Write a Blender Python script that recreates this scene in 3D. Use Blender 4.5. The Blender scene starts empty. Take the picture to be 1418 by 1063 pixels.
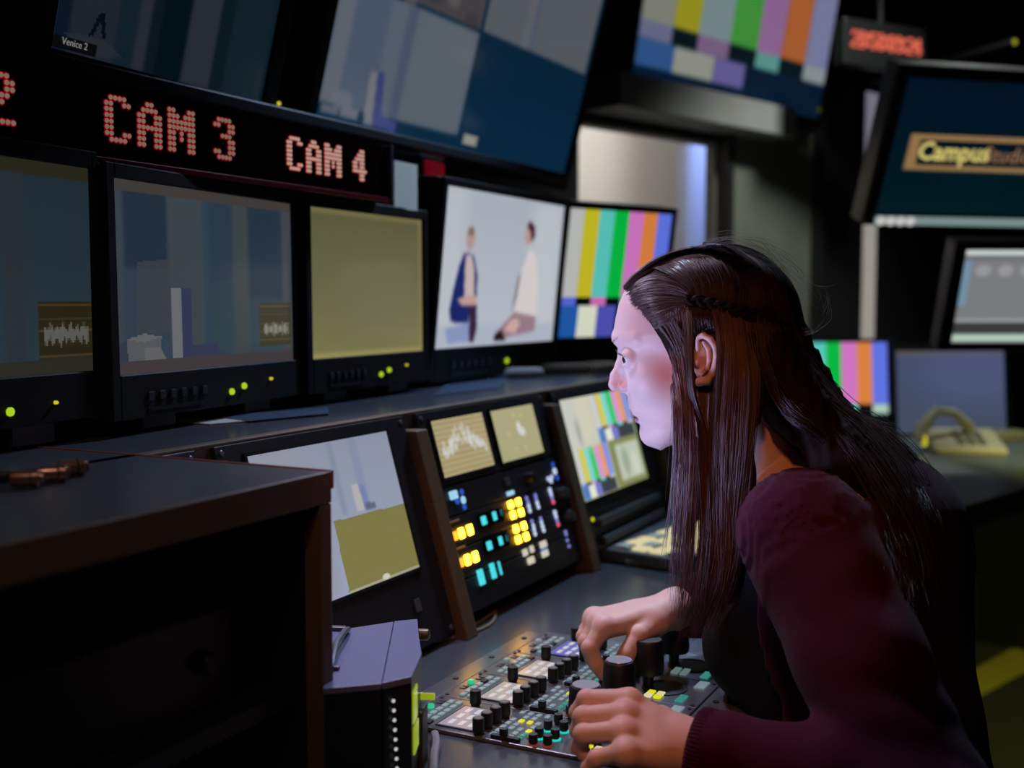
import bpy, bmesh, math, random
import numpy as np
from mathutils import Matrix, Vector
random.seed(7); rng = np.random.default_rng(7)
SC = bpy.context.scene
R = math.radians

# ---------------------------------------------------------------- camera, world, light, exposure
PITCH = R(4.15); FPX = 1600.0; CX, CY = 709.0, 531.5
CAM = np.array([0.0, 0.0, 1.2])
FW = np.array([0, math.cos(PITCH), -math.sin(PITCH)]); UP = np.array([0, math.sin(PITCH), math.cos(PITCH)]); RT = np.array([1.0, 0, 0])
cam = bpy.data.objects.new('camera', bpy.data.cameras.new('camera')); SC.collection.objects.link(cam)
cam.location = CAM; cam.rotation_euler = (R(90) - PITCH, 0, 0)
cam.data.sensor_width = 36; cam.data.lens = 36 * FPX / 1418; cam.data.clip_start = .05
cam.data.dof.use_dof = True; cam.data.dof.focus_distance = 1.24; cam.data.dof.aperture_fstop = 40.6 / 12.5
SC.camera = cam
SC.view_settings.view_transform = 'Standard'; SC.view_settings.look = 'None'
SC.view_settings.exposure = 0; SC.view_settings.gamma = 1; SC.view_settings.use_curve_mapping = False
W = bpy.data.worlds.new('world'); SC.world = W; W.use_nodes = True
W.node_tree.nodes['Background'].inputs[0].default_value = (.5, .6, .8, 1); W.node_tree.nodes['Background'].inputs[1].default_value = .004

def lin(c):
    c = np.asarray(c, float) / 255
    return np.where(c <= .04045, c / 12.92, ((c + .055) / 1.055) ** 2.4)
def lamp(name, kind, loc, target, col, power, size=.1, spot=60, sy=None):
    d = bpy.data.lights.new(name, kind); d.energy = power; d.color = lin(col)
    if kind == 'AREA':
        d.size = size
        if sy: d.shape = 'RECTANGLE'; d.size_y = sy
    else: d.shadow_soft_size = size
    if kind == 'SPOT': d.spot_size = R(spot); d.spot_blend = .6
    o = bpy.data.objects.new(name, d); SC.collection.objects.link(o); o.location = loc
    o.rotation_euler = (Vector(target) - Vector(loc)).to_track_quat('-Z', 'Y').to_euler()
    return o
# added spots without fixtures: screen glow on the face, then fills for single places
lamp('low_face_fill', 'SPOT', (-.185, 1.12, .93), (.15, 1.27, 1.08), (186, 192, 255), 9.5, .05, 66)  # added spot tucked behind the cabinet, stands in for screen glow on the face
lamp('upper_face_fill', 'SPOT', (-.24, 1.56, 1.78), (.16, 1.25, 1.0), (236, 214, 250), 28, .06, 65)  # added spot above the view, stands in for the monitors' light
lamp('warm_fill', 'SPOT', (.03, .35, 1.75), (.10, 1.17, .95), (255, 150, 88), 13.0, .05, 35)  # added spot, no fixture, for the warm light on hands and ear
lamp('cabinet_fill', 'SPOT', (-.15, .25, 1.9), (-.30, .90, 1.03), (255, 205, 175), 7.0, .05, 48)  # added spot to brighten the side cabinet's top and front edge
lamp('cool_top_fill', 'SPOT', (.35, 2.35, 2.3), (.10, 1.45, .75), (190, 218, 255), 75, .06, 60)  # added spot, no fixture, lights desk and far hand from above
lamp('corner_fill', 'SPOT', (1.3, 3.2, 2.4), (1.15, 3.6, .75), (225, 235, 225), 60, .08, 100)  # added spot to brighten the side desk and the door leaf
lamp('floor_fill', 'SPOT', (1.9, 2.0, 1.2), (1.5, 3.4, .10), (225, 220, 120), 110, .05, 50)  # added yellow spot that lights the floor patches under the side desk
lamp('studio_light', 'POINT', (.36, 4.2, 2.35), (0, 0, 0), (255, 246, 232), 60, .25)
lamp('studio_light', 'POINT', (1.25, 5.1, 2.2), (0, 0, 0), (240, 240, 255), 30, .25)

# ---------------------------------------------------------------- pixel rays onto real planes
def ray(x, y): return FW + RT * (x - CX) / FPX - UP * (y - CY) / FPX
def proj(P):
    d = np.asarray(P) - CAM; z = d @ FW
    return CX + FPX * (d @ RT) / z, CY - FPX * (d @ UP) / z
def atY(x, y, Y):
    r = ray(x, y); return CAM + r * (Y / r[1])
def onz(x, y, z):
    r = ray(x, y); return CAM + r * ((z - CAM[2]) / r[2])

# ---------------------------------------------------------------- helpers
COL = SC.collection
def tag(o, label=None, cat=None, group=None, kind=None):
    for k, v in (('label', label), ('category', cat), ('group', group), ('kind', kind)):
        if v: o[k] = v
    return o
def empty(name, M=None, label=None, cat=None, group=None):
    o = bpy.data.objects.new(name, None); COL.objects.link(o); o.empty_display_size = .05
    if M is not None: o.matrix_world = M
    return tag(o, label, cat, group)
class Frame:
    """plane frame: x along, y away from viewer, z up the face"""
    def __init__(s, org, yaw, tilt=0):
        s.o = np.array(org, float); s.u = np.array([math.cos(yaw), math.sin(yaw), 0]); n = np.array([math.sin(yaw), -math.cos(yaw), 0])
        s.v = np.array([0, 0, 1]) * math.cos(tilt) + n * math.sin(tilt); s.w = -np.cross(s.u, s.v); s.w = np.cross(s.v, s.u)
        s.M = Matrix(((s.u[0], s.w[0], s.v[0], s.o[0]), (s.u[1], s.w[1], s.v[1], s.o[1]), (s.u[2], s.w[2], s.v[2], s.o[2]), (0, 0, 0, 1)))
    def hit(s, x, y, off=0):
        r = ray(x, y); o = s.o + s.w * off; t = ((o - CAM) @ s.w) / (r @ s.w); P = CAM + r * t - s.o
        return float(P @ s.u), float(P @ s.v)
    def P(s, a, b, c): return s.o + s.u * a + s.w * b + s.v * c
class B:
    def __init__(s): s.v = []; s.f = []
    def add(s, vs, fs):
        k = len(s.v); s.v += [tuple(map(float, p)) for p in vs]; s.f += [tuple(i + k for i in f) for f in fs]; return s
    def box(s, x0, x1, y0, y1, z0, z1, M=None):
        vs = [(x, y, z) for x in (x0, x1) for y in (y0, y1) for z in (z0, z1)]
        if M is not None: vs = [M @ Vector(p) for p in vs]
        return s.add(vs, [(0, 1, 3, 2), (4, 6, 7, 5), (0, 4, 5, 1), (2, 3, 7, 6), (0, 2, 6, 4), (1, 5, 7, 3)])
    def prism(s, pts, y0, y1):
        """polygon in x,z extruded along y"""
        n = len(pts); vs = [(p[0], y0, p[1]) for p in pts] + [(p[0], y1, p[1]) for p in pts]
        return s.add(vs, [tuple(range(n)), tuple(range(2 * n - 1, n - 1, -1))] + [(i, i + n, (i + 1) % n + n, (i + 1) % n) for i in range(n)])
    def prismz(s, pts, z0, z1):
        n = len(pts); vs = [(p[0], p[1], z0) for p in pts] + [(p[0], p[1], z1) for p in pts]
        return s.add(vs, [tuple(range(n - 1, -1, -1)), tuple(range(n, 2 * n))] + [(i, (i + 1) % n, (i + 1) % n + n, i + n) for i in range(n)])
    def lathe(s, prof, c=(0, 0, 0), axis='z', n=20):
        """prof: list of (r, h)"""
        vs = []; c = Vector(c)
        for r, h in prof:
            for i in range(n):
                a = 2 * math.pi * i / n; x, y = r * math.cos(a), r * math.sin(a)
                vs.append(c + Vector({'z': (x, y, h), 'y': (x, h, y), 'x': (h, x, y)}[axis]))
        m = len(prof); fs = [(j * n + i, j * n + (i + 1) % n, (j + 1) * n + (i + 1) % n, (j + 1) * n + i) for j in range(m - 1) for i in range(n)]
        fs += [tuple(range(n - 1, -1, -1)), tuple(range((m - 1) * n, m * n))]
        return s.add(vs, fs)
    def tube(s, pts, r, n=8):
        pts = [Vector(p) for p in pts]; vs = []; m = len(pts)
        rs = r if hasattr(r, '__len__') else [r] * m
        t0 = (pts[1] - pts[0]).normalized(); nr = t0.orthogonal().normalized()
        for j, p in enumerate(pts):
            t = (pts[min(j + 1, m - 1)] - pts[max(j - 1, 0)]).normalized(); nr = (nr - t * nr.dot(t)).normalized(); b = t.cross(nr)
            vs += [p + (nr * math.cos(2 * math.pi * i / n) + b * math.sin(2 * math.pi * i / n)) * rs[j] for i in range(n)]
        fs = [(j * n + i, j * n + (i + 1) % n, (j + 1) * n + (i + 1) % n, (j + 1) * n + i) for j in range(m - 1) for i in range(n)]
        fs += [tuple(range(n - 1, -1, -1)), tuple(range((m - 1) * n, m * n))]
        return s.add(vs, fs)
    def build(s, name, mat, parent=None, bevel=0, smooth=False, seg=2):
        me = bpy.data.meshes.new(name); me.from_pydata(s.v, [], s.f); me.update()
        bm = bmesh.new(); bm.from_mesh(me); bmesh.ops.recalc_face_normals(bm, faces=bm.faces); bm.to_mesh(me); bm.free()
        if smooth:
            me.polygons.foreach_set('use_smooth', [True] * len(me.polygons))
            try: me.set_sharp_from_angle(angle=R(40))
            except Exception: pass
        me.materials.append(mat)
        o = bpy.data.objects.new(name, me); COL.objects.link(o)
        if parent is not None: o.parent = parent
        if bevel:
            m = o.modifiers.new('b', 'BEVEL'); m.width = bevel; m.segments = seg; m.limit_method = 'ANGLE'
        return o
def dup(o, loc=None, label=None, parent=None):
    c = o.copy(); COL.objects.link(c)
    if parent is not None: c.parent = parent
    if loc is not None: c.location = loc
    if label: c['label'] = label
    for ch in [x for x in o.children]: dup(ch, parent=c)
    return c

# ---------------------------------------------------------------- materials
MATS = {}
def mat(name, col, rough=.5, metal=0, emit=0, ecol=None, spec=.5, noise=0, nscale=60, bump=0, bscale=200, coat=0, sheen=0, sss=0, samp=None, aniso=None):
    if name in MATS: return MATS[name]
    m = bpy.data.materials.new(name); m.use_nodes = True; nt = m.node_tree; b = nt.nodes['Principled BSDF']
    c = lin(col); b.inputs['Base Color'].default_value = (*c, 1); b.inputs['Roughness'].default_value = rough; b.inputs['Metallic'].default_value = metal
    b.inputs['Specular IOR Level'].default_value = spec
    if coat: b.inputs['Coat Weight'].default_value = coat; b.inputs['Coat Roughness'].default_value = .22 if name in ('desk_laminate', 'panel_face') else .08
    if sheen: b.inputs['Sheen Weight'].default_value = sheen; b.inputs['Sheen Roughness'].default_value = .5
    if sss: b.inputs['Subsurface Weight'].default_value = sss; b.inputs['Subsurface Radius'].default_value = (.012, .005, .003); b.inputs['Subsurface Scale'].default_value = 1
    if emit:
        b.inputs['Emission Color'].default_value = (*lin(ecol or col), 1); b.inputs['Emission Strength'].default_value = emit
    if noise:
        tc = nt.nodes.new('ShaderNodeTexCoord'); mp = nt.nodes.new('ShaderNodeMapping'); nz = nt.nodes.new('ShaderNodeTexNoise'); mx = nt.nodes.new('ShaderNodeMix'); mx.data_type = 'RGBA'
        nt.links.new(tc.outputs['Object'], mp.inputs[0]); nt.links.new(mp.outputs[0], nz.inputs['Vector'])
        if aniso: mp.inputs['Scale'].default_value = aniso
        nz.inputs['Scale'].default_value = nscale; nz.inputs['Detail'].default_value = 6
        mx.inputs[6].default_value = (*(c * (1 - noise)), 1); mx.inputs[7].default_value = (*np.minimum(c * (1 + noise), 1), 1)
        nt.links.new(nz.outputs['Fac'], mx.inputs[0]); nt.links.new(mx.outputs[2], b.inputs['Base Color'])
    if bump:
        n2 = nt.nodes.new('ShaderNodeTexNoise'); n2.inputs['Scale'].default_value = bscale; bp = nt.nodes.new('ShaderNodeBump'); bp.inputs['Strength'].default_value = bump; bp.inputs['Distance'].default_value = .001
        tc2 = nt.nodes.new('ShaderNodeTexCoord'); nt.links.new(tc2.outputs['Object'], n2.inputs['Vector'])
        nt.links.new(n2.outputs['Fac'], bp.inputs['Height']); nt.links.new(bp.outputs[0], b.inputs['Normal'])
    if samp: m.cycles.emission_sampling = samp
    MATS[name] = m; return m
def glow(name, col, k=1.0, samp='NONE'): return mat(name, (8, 8, 8), .25, emit=k, ecol=col, samp=samp)
blackp = mat('black_plastic', (20, 20, 22), .35, noise=.3, bump=.15, bscale=900)
bezelm = mat('bezel_plastic', (14, 15, 17), .6, noise=.2, spec=.2)
rackm = mat('rack_metal', (32, 33, 36), .42, metal=.3, noise=.35, nscale=40, bump=.1, bscale=1500)
greym = mat('grey_metal', (96, 98, 108), .38, metal=.6, noise=.25)
wood = mat('dark_wood_edge', (84, 68, 44), .5, noise=.45, nscale=25, aniso=(3, 30, 30))
lamin = mat('grey_laminate', (62, 66, 74), .3, noise=.12, nscale=300, bump=.06, bscale=1800)
deskm = mat('desk_laminate', (62, 70, 76), .24, coat=.6, noise=.12, nscale=300, bump=.08, bscale=1600)
knobm = mat('knob_rubber', (15, 15, 16), .5, bump=.1)
wallm = mat('dark_wall', (14, 14, 16), .8, noise=.3, nscale=8)
PM = bpy.data.materials.new('screen_picture'); PM.use_nodes = True
_b = PM.node_tree.nodes['Principled BSDF']; _a = PM.node_tree.nodes.new('ShaderNodeVertexColor'); _a.layer_name = 'picture'
_b.inputs['Base Color'].default_value = (.006, .007, .009, 1); _b.inputs['Roughness'].default_value = .12; _b.inputs['Emission Strength'].default_value = 1
PM.node_tree.links.new(_a.outputs[0], _b.inputs['Emission Color'])

# ---------------------------------------------------------------- pictures shown on the screens (drawn by function, carried by the mesh)
class Pic:
    def __init__(s, w, h, col): s.w, s.h = w, h; s.a = np.ones((h, w, 3)) * np.array(col, float); s.y, s.x = np.mgrid[0:h, 0:w]; s.x = (s.x + .5) / w; s.y = (s.y + .5) / h
    def put(s, m, col, al=1.0):
        m = np.clip(m, 0, 1)[..., None] * al; s.a = s.a * (1 - m) + np.array(col, float) * m; return s
    def rect(s, x0, y0, x1, y1, col, al=1.0, soft=0):
        e = max(soft, .6 / s.w)
        m = np.clip((s.x - x0) / e + .5, 0, 1) * np.clip((x1 - s.x) / e + .5, 0, 1) * np.clip((s.y - y0) / e + .5, 0, 1) * np.clip((y1 - s.y) / e + .5, 0, 1); return s.put(m, col, al)
    def poly(s, pts, col, al=1.0):
        ins = np.zeros(s.x.shape, bool); n = len(pts)
        for i in range(n):
            (x0, y0), (x1, y1) = pts[i], pts[(i + 1) % n]
            c = ((y0 > s.y) != (y1 > s.y)) & (s.x < (x1 - x0) * (s.y - y0) / ((y1 - y0) or 1e-9) + x0); ins ^= c
        return s.put(ins.astype(float), col, al)
    def ell(s, cx, cy, rx, ry, col, al=1.0, soft=.15):
        d = np.sqrt(((s.x - cx) / rx) ** 2 + ((s.y - cy) / ry) ** 2); return s.put((1 - d) / soft + .5, col, al)
    def vgrad(s, top, bot):
        s.a = s.a * 0 + np.array(top) * (1 - s.y[..., None]) + np.array(bot) * s.y[..., None]; return s
    def blit(s, o, x0, y0, x1, y1):
        X = np.clip(((s.x - x0) / (x1 - x0) * o.w).astype(int), 0, o.w - 1); Y = np.clip(((s.y - y0) / (y1 - y0) * o.h).astype(int), 0, o.h - 1)
        m = (s.x >= x0) & (s.x < x1) & (s.y >= y0) & (s.y < y1); s.a[m] = o.a[Y[m], X[m]]; return s
    def blur(s, n=1):
        for _ in range(n):
            p = np.pad(s.a, ((1, 1), (1, 1), (0, 0)), 'edge'); s.a = (p[:-2, 1:-1] + p[2:, 1:-1] + p[1:-1, :-2] + p[1:-1, 2:] + 2 * s.a) / 6
        return s
    def gain(s, g): s.a = s.a * g; return s
    def mesh(s, name, w, h, parent, x0=0, z0=0, y=0, round_=0):
        """picture plane w x h with its lower left corner at x0, z0 of the parent, facing -y"""
        nx, ny = s.w + 1, s.h + 1
        gx, gz = np.meshgrid(np.linspace(0, w, nx) + x0, np.linspace(h, 0, ny) + z0)
        co = np.stack([gx, np.full_like(gx, y), gz], -1).reshape(-1, 3)
        i = (np.arange(ny - 1)[:, None] * nx + np.arange(nx - 1)[None]).ravel()
        q = np.stack([i, i + nx, i + nx + 1, i + 1], -1)
        me = bpy.data.meshes.new(name); me.vertices.add(len(co)); me.vertices.foreach_set('co', co.ravel().astype(np.float32))
        me.loops.add(q.size); me.loops.foreach_set('vertex_index', q.ravel().astype(np.int32)); me.polygons.add(len(q)); me.polygons.foreach_set('loop_start', np.arange(0, q.size, 4, dtype=np.int32))
        me.update(calc_edges=True)
        ca = me.color_attributes.new('picture', 'FLOAT_COLOR', 'CORNER')
        c = lin(np.clip(s.a, 0, 255)).reshape(-1, 3); c = np.concatenate([c, np.ones((len(c), 1))], 1)
        ca.data.foreach_set('color', np.repeat(c, 4, 0).ravel().astype(np.float32))
        me.materials.append(PM); o = bpy.data.objects.new(name, me); COL.objects.link(o); o.parent = parent
        return o
def mixc(a, b, t): return tuple(np.array(a) * (1 - t) + np.array(b) * t)
def bars(w, h, g=1.0):
    p = Pic(w, h, (4, 10, 20))
    top = [(176, 178, 176), (186, 176, 36), (84, 186, 178), (6, 172, 62), (196, 110, 184), (206, 122, 60), (90, 110, 214)]
    mid = [(84, 100, 200), (6, 8, 10), (196, 104, 170), (6, 8, 10), (70, 190, 180), (6, 8, 10), (180, 184, 180)]
    for i in range(7):
        p.rect(i / 7, 0, (i + 1) / 7, .68, top[i]); p.rect(i / 7, .68, (i + 1) / 7, .75, mid[i])
    for x0, x1, c in ((0, .18, (30, 84, 160)), (.18, .36, (206, 210, 190)), (.36, .54, (74, 78, 170)), (.54, 1, (4, 10, 18))): p.rect(x0, .75, x1, 1, c)
    return p.gain(g)

# ================================================================ THE SETTING
TH = R(63.0); u3 = np.array([math.cos(TH), math.sin(TH), 0]); n3 = np.array([math.sin(TH), -math.cos(TH), 0]); k3 = np.array([0, 0, 1.0])
def AD(a, d, z): return a * u3 - d * n3 + k3 * z          # along the console, depth from the operator side, height
CON = Frame((0, 0, 0), TH)                                 # console frame: x = a, y = d, z = height
C1 = AD(3.07, 1.35, 0); C0 = AD(-2.37, 1.35, 0)
BW = Frame(C1, R(45))                                      # back wall frame
def structure(b, name, m, parent=None, **k):
    o = b.build(name, m, parent, **k)
    if parent is None: o['kind'] = 'structure'
    return o
C2 = BW.P(3.6, 0, 0)
carpet = mat('carpet', (9, 9, 10), .9, noise=.4, nscale=180, bump=.4, bscale=500)
structure(B().prismz([(C0[0] - .3, -1.6), (C2[0] + .3, -1.6), (C2[0] + .3, C2[1] + .3), (C1[0] - 1.6, C1[1] + 2.2), (C1[0] - .25, C1[1])], -.08, 0), 'floor', carpet)
structure(B().prismz([(C0[0] - .3, -1.6), (C2[0] + .3, -1.6), (C2[0] + .3, C2[1] + .3), (C1[0] - 1.6, C1[1] + 2.2), (C1[0] - .25, C1[1])], 2.75, 2.85), 'ceiling', wallm)
def wallseg(P, Q, z0, z1, t, name, m=wallm):
    P, Q = np.array(P[:2]), np.array(Q[:2]); d = (Q - P) / np.linalg.norm(Q - P); o = np.array([-d[1], d[0]]) * t
    return structure(B().prismz([tuple(P), tuple(Q), tuple(Q + o), tuple(P + o)], z0, z1), name, m)
wallseg(C0, C1, 0, 2.75, .1, 'wall_left')
wallseg((C0[0], -1.5), (C0[0], C0[1] + .01), 0, 2.75, .1, 'wall_side')
wallseg((C2[0], -1.5), (C2[0], C2[1]), 0, 2.75, -.1, 'wall_right')
wallseg((C0[0], -1.5), (C2[0], -1.5), 0, 2.75, -.1, 'wall_front')
# back wall with the studio window, a grey door leaf, a glowing strip in place of a lit gap
wb = B(); T = .03
def wbox(s0, s1, z0, z1, y0=0, y1=T): wb.add([BW.P(x, y, z) for x in (s0, s1) for y in (y0, y1) for z in (z0, z1)], [(0, 1, 3, 2), (4, 6, 7, 5), (0, 4, 5, 1), (2, 3, 7, 6), (0, 2, 6, 4), (1, 5, 7, 3)])
wbox(-.02, .665, 0, 1.2); wbox(-.02, .665, 1.715, 2.75); wbox(.665, 3.62, 0, 2.75)
structure(wb, 'wall_back', wallm)
BWE = lambda name, label=None: empty(name, BW.M)
w1 = BWE('window_1'); w1['kind'] = 'structure'
wf = B(); wf.box(-.01, .665, -.02, .03, 1.70, 1.715).box(-.01, .665, -.03, .04, 1.2, 1.23).box(.655, .668, -.01, .03, 1.2, 1.715)
wf.build('window_frame', mat('window_frame', (120, 116, 112), .5), w1, bevel=.003)
glass = bpy.data.materials.new('window_glass'); glass.use_nodes = True; g = glass.node_tree.nodes['Principled BSDF']
g.inputs['Transmission Weight'].default_value = 1; g.inputs['Roughness'].default_value = 0; g.inputs['IOR'].default_value = 1.02; g.inputs['Alpha'].default_value = .25
B().box(0, .655, .02, .026, 1.23, 1.69).build('pane', glass, w1)
B().box(-.01, .90, -.16, -.004, 1.735, 1.83).build('window_lintel', mat('lintel_paint', (150, 148, 146), .6, noise=.15, nscale=8), w1, bevel=.004)
vs_ = BWE('gap_light_strip', None); tag(vs_, 'tall pale glowing strip for light through a gap, left of the dark blue wall monitor', 'light')
B().box(1.600, 1.702, -.03, -.002, 1.03, 2.0).build('housing', wallm, vs_)  # dark backing of the added strip
B().box(1.604, 1.698, -.036, -.0305, 1.035, 1.50).build('glow_face', glow('strip_beige', (150, 146, 138), 1), vs_); B().box(1.604, 1.698, -.036, -.0305, 1.501, 1.99).build('glow_face', glow('strip_lilac', (112, 110, 124), 1), vs_)  # glowing faces stand in for light seen through a gap
d1 = BWE('door_1'); d1['kind'] = 'structure'
dm = mat('door_paint', (120, 122, 112), .45, noise=.25, nscale=5)
B().box(.69, 1.20, -.045, -.003, .02, 1.80).build('door_leaf', dm, d1, bevel=.004)
B().box(.665, .695, -.06, -.002, .0, 1.86).box(1.20, 1.265, -.06, -.002, 0, 1.86).box(.695, 1.2, -.06, -.002, 1.80, 1.86).build('door_frame', mat('door_frame', (34, 34, 34), .5), d1, bevel=.003)
B().lathe([(.0, -.10), (.009, -.10), (.011, -.06), (.011, -.045)], c=(1.15, 0, 1.02), axis='y', n=14).build('door_handle', greym, d1, smooth=True)
# the studio beyond the window
sw = B()
for a in ((-1.4, 3.8, 1.30, 1.38, 0, 2.75), (-1.45, -1.4, .1, 1.38, 0, 2.75), (3.8, 3.85, .1, 1.38, 0, 2.75)): sw.add([BW.P(x, y, z) for x in a[:2] for y in a[2:4] for z in a[4:]], [(0, 1, 3, 2), (4, 6, 7, 5), (0, 4, 5, 1), (2, 3, 7, 6), (0, 2, 6, 4), (1, 5, 7, 3)])
structure(sw, 'wall_studio', mat('studio_paint', (206, 200, 188), .9, noise=.04, nscale=3))
st = BWE('trim_1'); st['kind'] = 'structure'
B().box(1.84, 2.3, .95, .98, .0, 2.6).build('curtain', mat('pale_curtain', (140, 165, 230), .9, noise=.1, aniso=(40, 1, 1)), st)

# ================================================================ MONITORS
led_g = glow('led_green', (170, 205, 30), 1.0); led_y = glow('led_yellow', (200, 190, 40), 1)
def monitor(name, label, fr, w, h, pic, bz=(.012, .012, .012, .04), depth=.06, cat='monitor', group=None, mats=None, legs=None, bracket=0, leds=(), strip=None):
    """fr origin = lower left corner of the picture; bz = left, right, top, bottom rim"""
    l, r, t, bt = bz; root = empty(name, fr.M, label, cat, group); hm, bm_ = mats or (blackp, bezelm)
    B().box(-l, w + r, .004, depth, -bt, h + t).build('housing', hm, root, bevel=.004)
    f = B()
    for x0, x1, z0, z1 in ((-l, 0, -bt, h + t), (w, w + r, -bt, h + t), (0, w, h, h + t), (0, w, -bt, 0)): f.box(x0, x1, -.006, .0035, z0, z1)
    f.build('bezel', bm_, root, bevel=.0012, seg=1)
    pic.mesh('picture', w, h, root)
    if bt > .045:
        for i in range(6): B().box(w * (.12 + .055 * i), w * (.145 + .055 * i), -.0085, -.0062, -bt * .62, -bt * .42).build('button', mat('button_dark', (44, 46, 50), .4), root, bevel=.0006)
        B().box(w * .12, w * .40, -.0075, -.0062, -bt * .86, -bt * .78).build('button_ledge', hm, root)
    v = B()
    for i in range(9): v.box(w * .15 + i * w * .08, w * .15 + i * w * .08 + w * .05, depth, depth + .004, h * .3, h * .7)
    v.build('vent_grille', hm, root)
    if legs is not None:                       # stand down to height legs (world z)
        dz = fr.o[2] - bt - legs
        if dz > .001:
            for xx in (w * .22, w * .78): B().box(xx - .03, xx + .03, .006, depth - .004, -bt - dz * 1.01, -bt + .002).build('foot', hm, root, bevel=.002)
    if bracket:
        B().box(w * .5 - .05, w * .5 + .05, depth, depth + .03, h * .35, h * .6).box(w * .5 - .02, w * .5 + .02, depth + .03, depth + .03 + bracket, h * .44, h * .5).build('wall_bracket', greym, root, bevel=.002)
    for px, py, rr, m in leds:
        a, c = fr.hit(px, py, -.006); B().lathe([(rr, 0), (rr, -.0025), (rr * .7, -.004), (0, -.0045)][:3], c=(a, -.006, c), axis='y', n=10).build('indicator_light', m, root)
    return root
def norm(fr, w, h): return lambda x, y: (lambda a, c: (a / w, 1 - c / h))(*fr.hit(x, y))
def fr_c(c, yaw, tilt, w, h):
    f = Frame(c, R(yaw), R(tilt)); return Frame(f.P(-w / 2, 0, -h / 2), R(yaw), R(tilt))

def caption(txt, root, fr, px, size, m, name='caption', off=-.0012, bold=0):
    c = bpy.data.curves.new(name, 'FONT'); c.body = txt; c.size = size; c.extrude = .0002; c.offset = bold; c.resolution_u = 2; o = bpy.data.objects.new(name, c); COL.objects.link(o)
    dg = bpy.context.evaluated_depsgraph_get(); me = bpy.data.meshes.new_from_object(o.evaluated_get(dg)); bpy.data.objects.remove(o); bpy.data.curves.remove(c)
    me.materials.clear(); me.materials.append(m); o = bpy.data.objects.new(name, me); COL.objects.link(o); a, c_ = fr.hit(*px); o.parent = root; o.location = (a, off, c_); o.rotation_euler = (R(90), 0, 0); return o
# --- lower row
# first monitor (left edge of the picture)
w, h = .368, .215
f1 = Frame((-.589, .901, 1.1245), R(68)); N = norm(f1, w, h)
p = Pic(150, 90, (34, 50, 62)).vgrad((28, 46, 60), (38, 58, 70))
p.rect(0, 0, 1, .065, (44, 42, 26)); p.rect(0, .93, 1, 1, (46, 44, 34))
a = N(2, 300)[0]; b_ = N(33, 300)[0]; p.rect(a, .065, b_, .93, (40, 50, 58), .8, .02)
x0, y0 = N(52, 417); x1, y1 = N(128, 493)
p.rect(x0, y0, x1, y1, (44, 38, 16))
for k in range(5): p.rect(x0, y0 + (y1 - y0) * (.06 + .22 * k), x1, y0 + (y1 - y0) * (.06 + .22 * k) + .008, (74, 58, 26))
for k in range(46):
    xx = x0 + (x1 - x0) * (.1 + .82 * k / 46); c = .58 + .05 * math.sin(k * .9); hh = .05 + .13 * rng.random(); p.rect(xx, y0 + (y1 - y0) * (c - hh), xx + .006, y0 + (y1 - y0) * (c + hh), (98, 98, 90), .9)
p.a = p.a * .75 + p.a.mean(2, keepdims=True) * .25; p.gain(.92)
monitor('broadcast_monitor', 'leftmost lower broadcast monitor, cut by the frame, dim blue picture with a brown waveform box', f1, w, h, p, (.02, .008, .018, .05), .08, group='lower row of broadcast monitors', legs=1.052,
        leds=[(13, 570, .0045, led_g), (76, 557, .002, led_y)])
# second
f2 = fr_c((-.37, 1.436, 1.225), 69.6, -.5, w, h); N = norm(f2, w, h)
p = Pic(210, 120, (0, 0, 0)).vgrad((44, 72, 92), (58, 88, 104))
def V(x0, x1, col, y0=.0, y1=1., al=1., soft=.01): p.rect(N(x0, 350)[0], y0, N(x1, 350)[0], y1, col, al, soft)
V(150, 172, (66, 84, 100)); V(172, 232, (38, 60, 86)); V(172, 232, (58, 86, 108), .45, 1, .8); V(232, 282, (72, 88, 98)); V(282, 290, (48, 84, 108)); V(290, 322, (46, 74, 98), .0, .5); V(322, 344, (72, 88, 94)); V(344, 390, (42, 66, 92), 0, .6); V(390, 406, (78, 88, 98))
p.blur(6)
p.poly([N(190, 362), N(236, 359), N(236, 462), N(190, 462)], (74, 82, 88), .8)
p.poly([N(160, 480), N(178, 470), N(178, 500), N(160, 510)], (58, 62, 98), .7); p.poly([N(262, 478), N(302, 476), N(306, 494), N(262, 500)], (60, 66, 110), .9); p.poly([N(302, 486), N(322, 490), N(322, 496), N(302, 500)], (58, 70, 104), .9)
p.poly([N(176, 470), N(200, 462), N(224, 466), N(222, 490), N(200, 502), N(178, 500)], (104, 110, 116)); p.poly([N(176, 470), N(200, 462), N(224, 466), N(200, 474)], (122, 126, 130))
p.poly([N(201, 482), N(222, 480), N(232, 500), N(200, 502)], (122, 124, 128)); p.poly([N(224, 470), N(240, 470), N(240, 498), N(232, 500)], (62, 82, 104), .8)
p.poly([N(237, 398), N(251, 398), N(253, 500), N(240, 501)], (130, 134, 142)); p.poly([N(251, 398), N(264, 400), N(267, 498), N(253, 500)], (56, 66, 116))
p.rect(0, 0, 1, .055, (84, 76, 70)); p.rect(0, .935, 1, 1, (84, 72, 76))
x0, y0 = N(359, 420); x1, y1 = N(403, 476); p.rect(x0, y0, x1, y1, (78, 70, 34))
for k in range(5): p.rect(x0, y0 + (y1 - y0) * (.06 + .2 * k), x1, y0 + (y1 - y0) * (.06 + .2 * k) + .006, (112, 98, 56))
for k in range(30):
    xx = x0 + (x1 - x0) * (.12 + .8 * k / 30); hh = .05 + .13 * rng.random(); p.rect(xx, y0 + (y1 - y0) * (.62 - hh), xx + .005, y0 + (y1 - y0) * (.6 + hh), (176, 176, 160), .9)
p.a = p.a * .72 + p.a.mean(2, keepdims=True) * .28; p.gain(.76)
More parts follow.
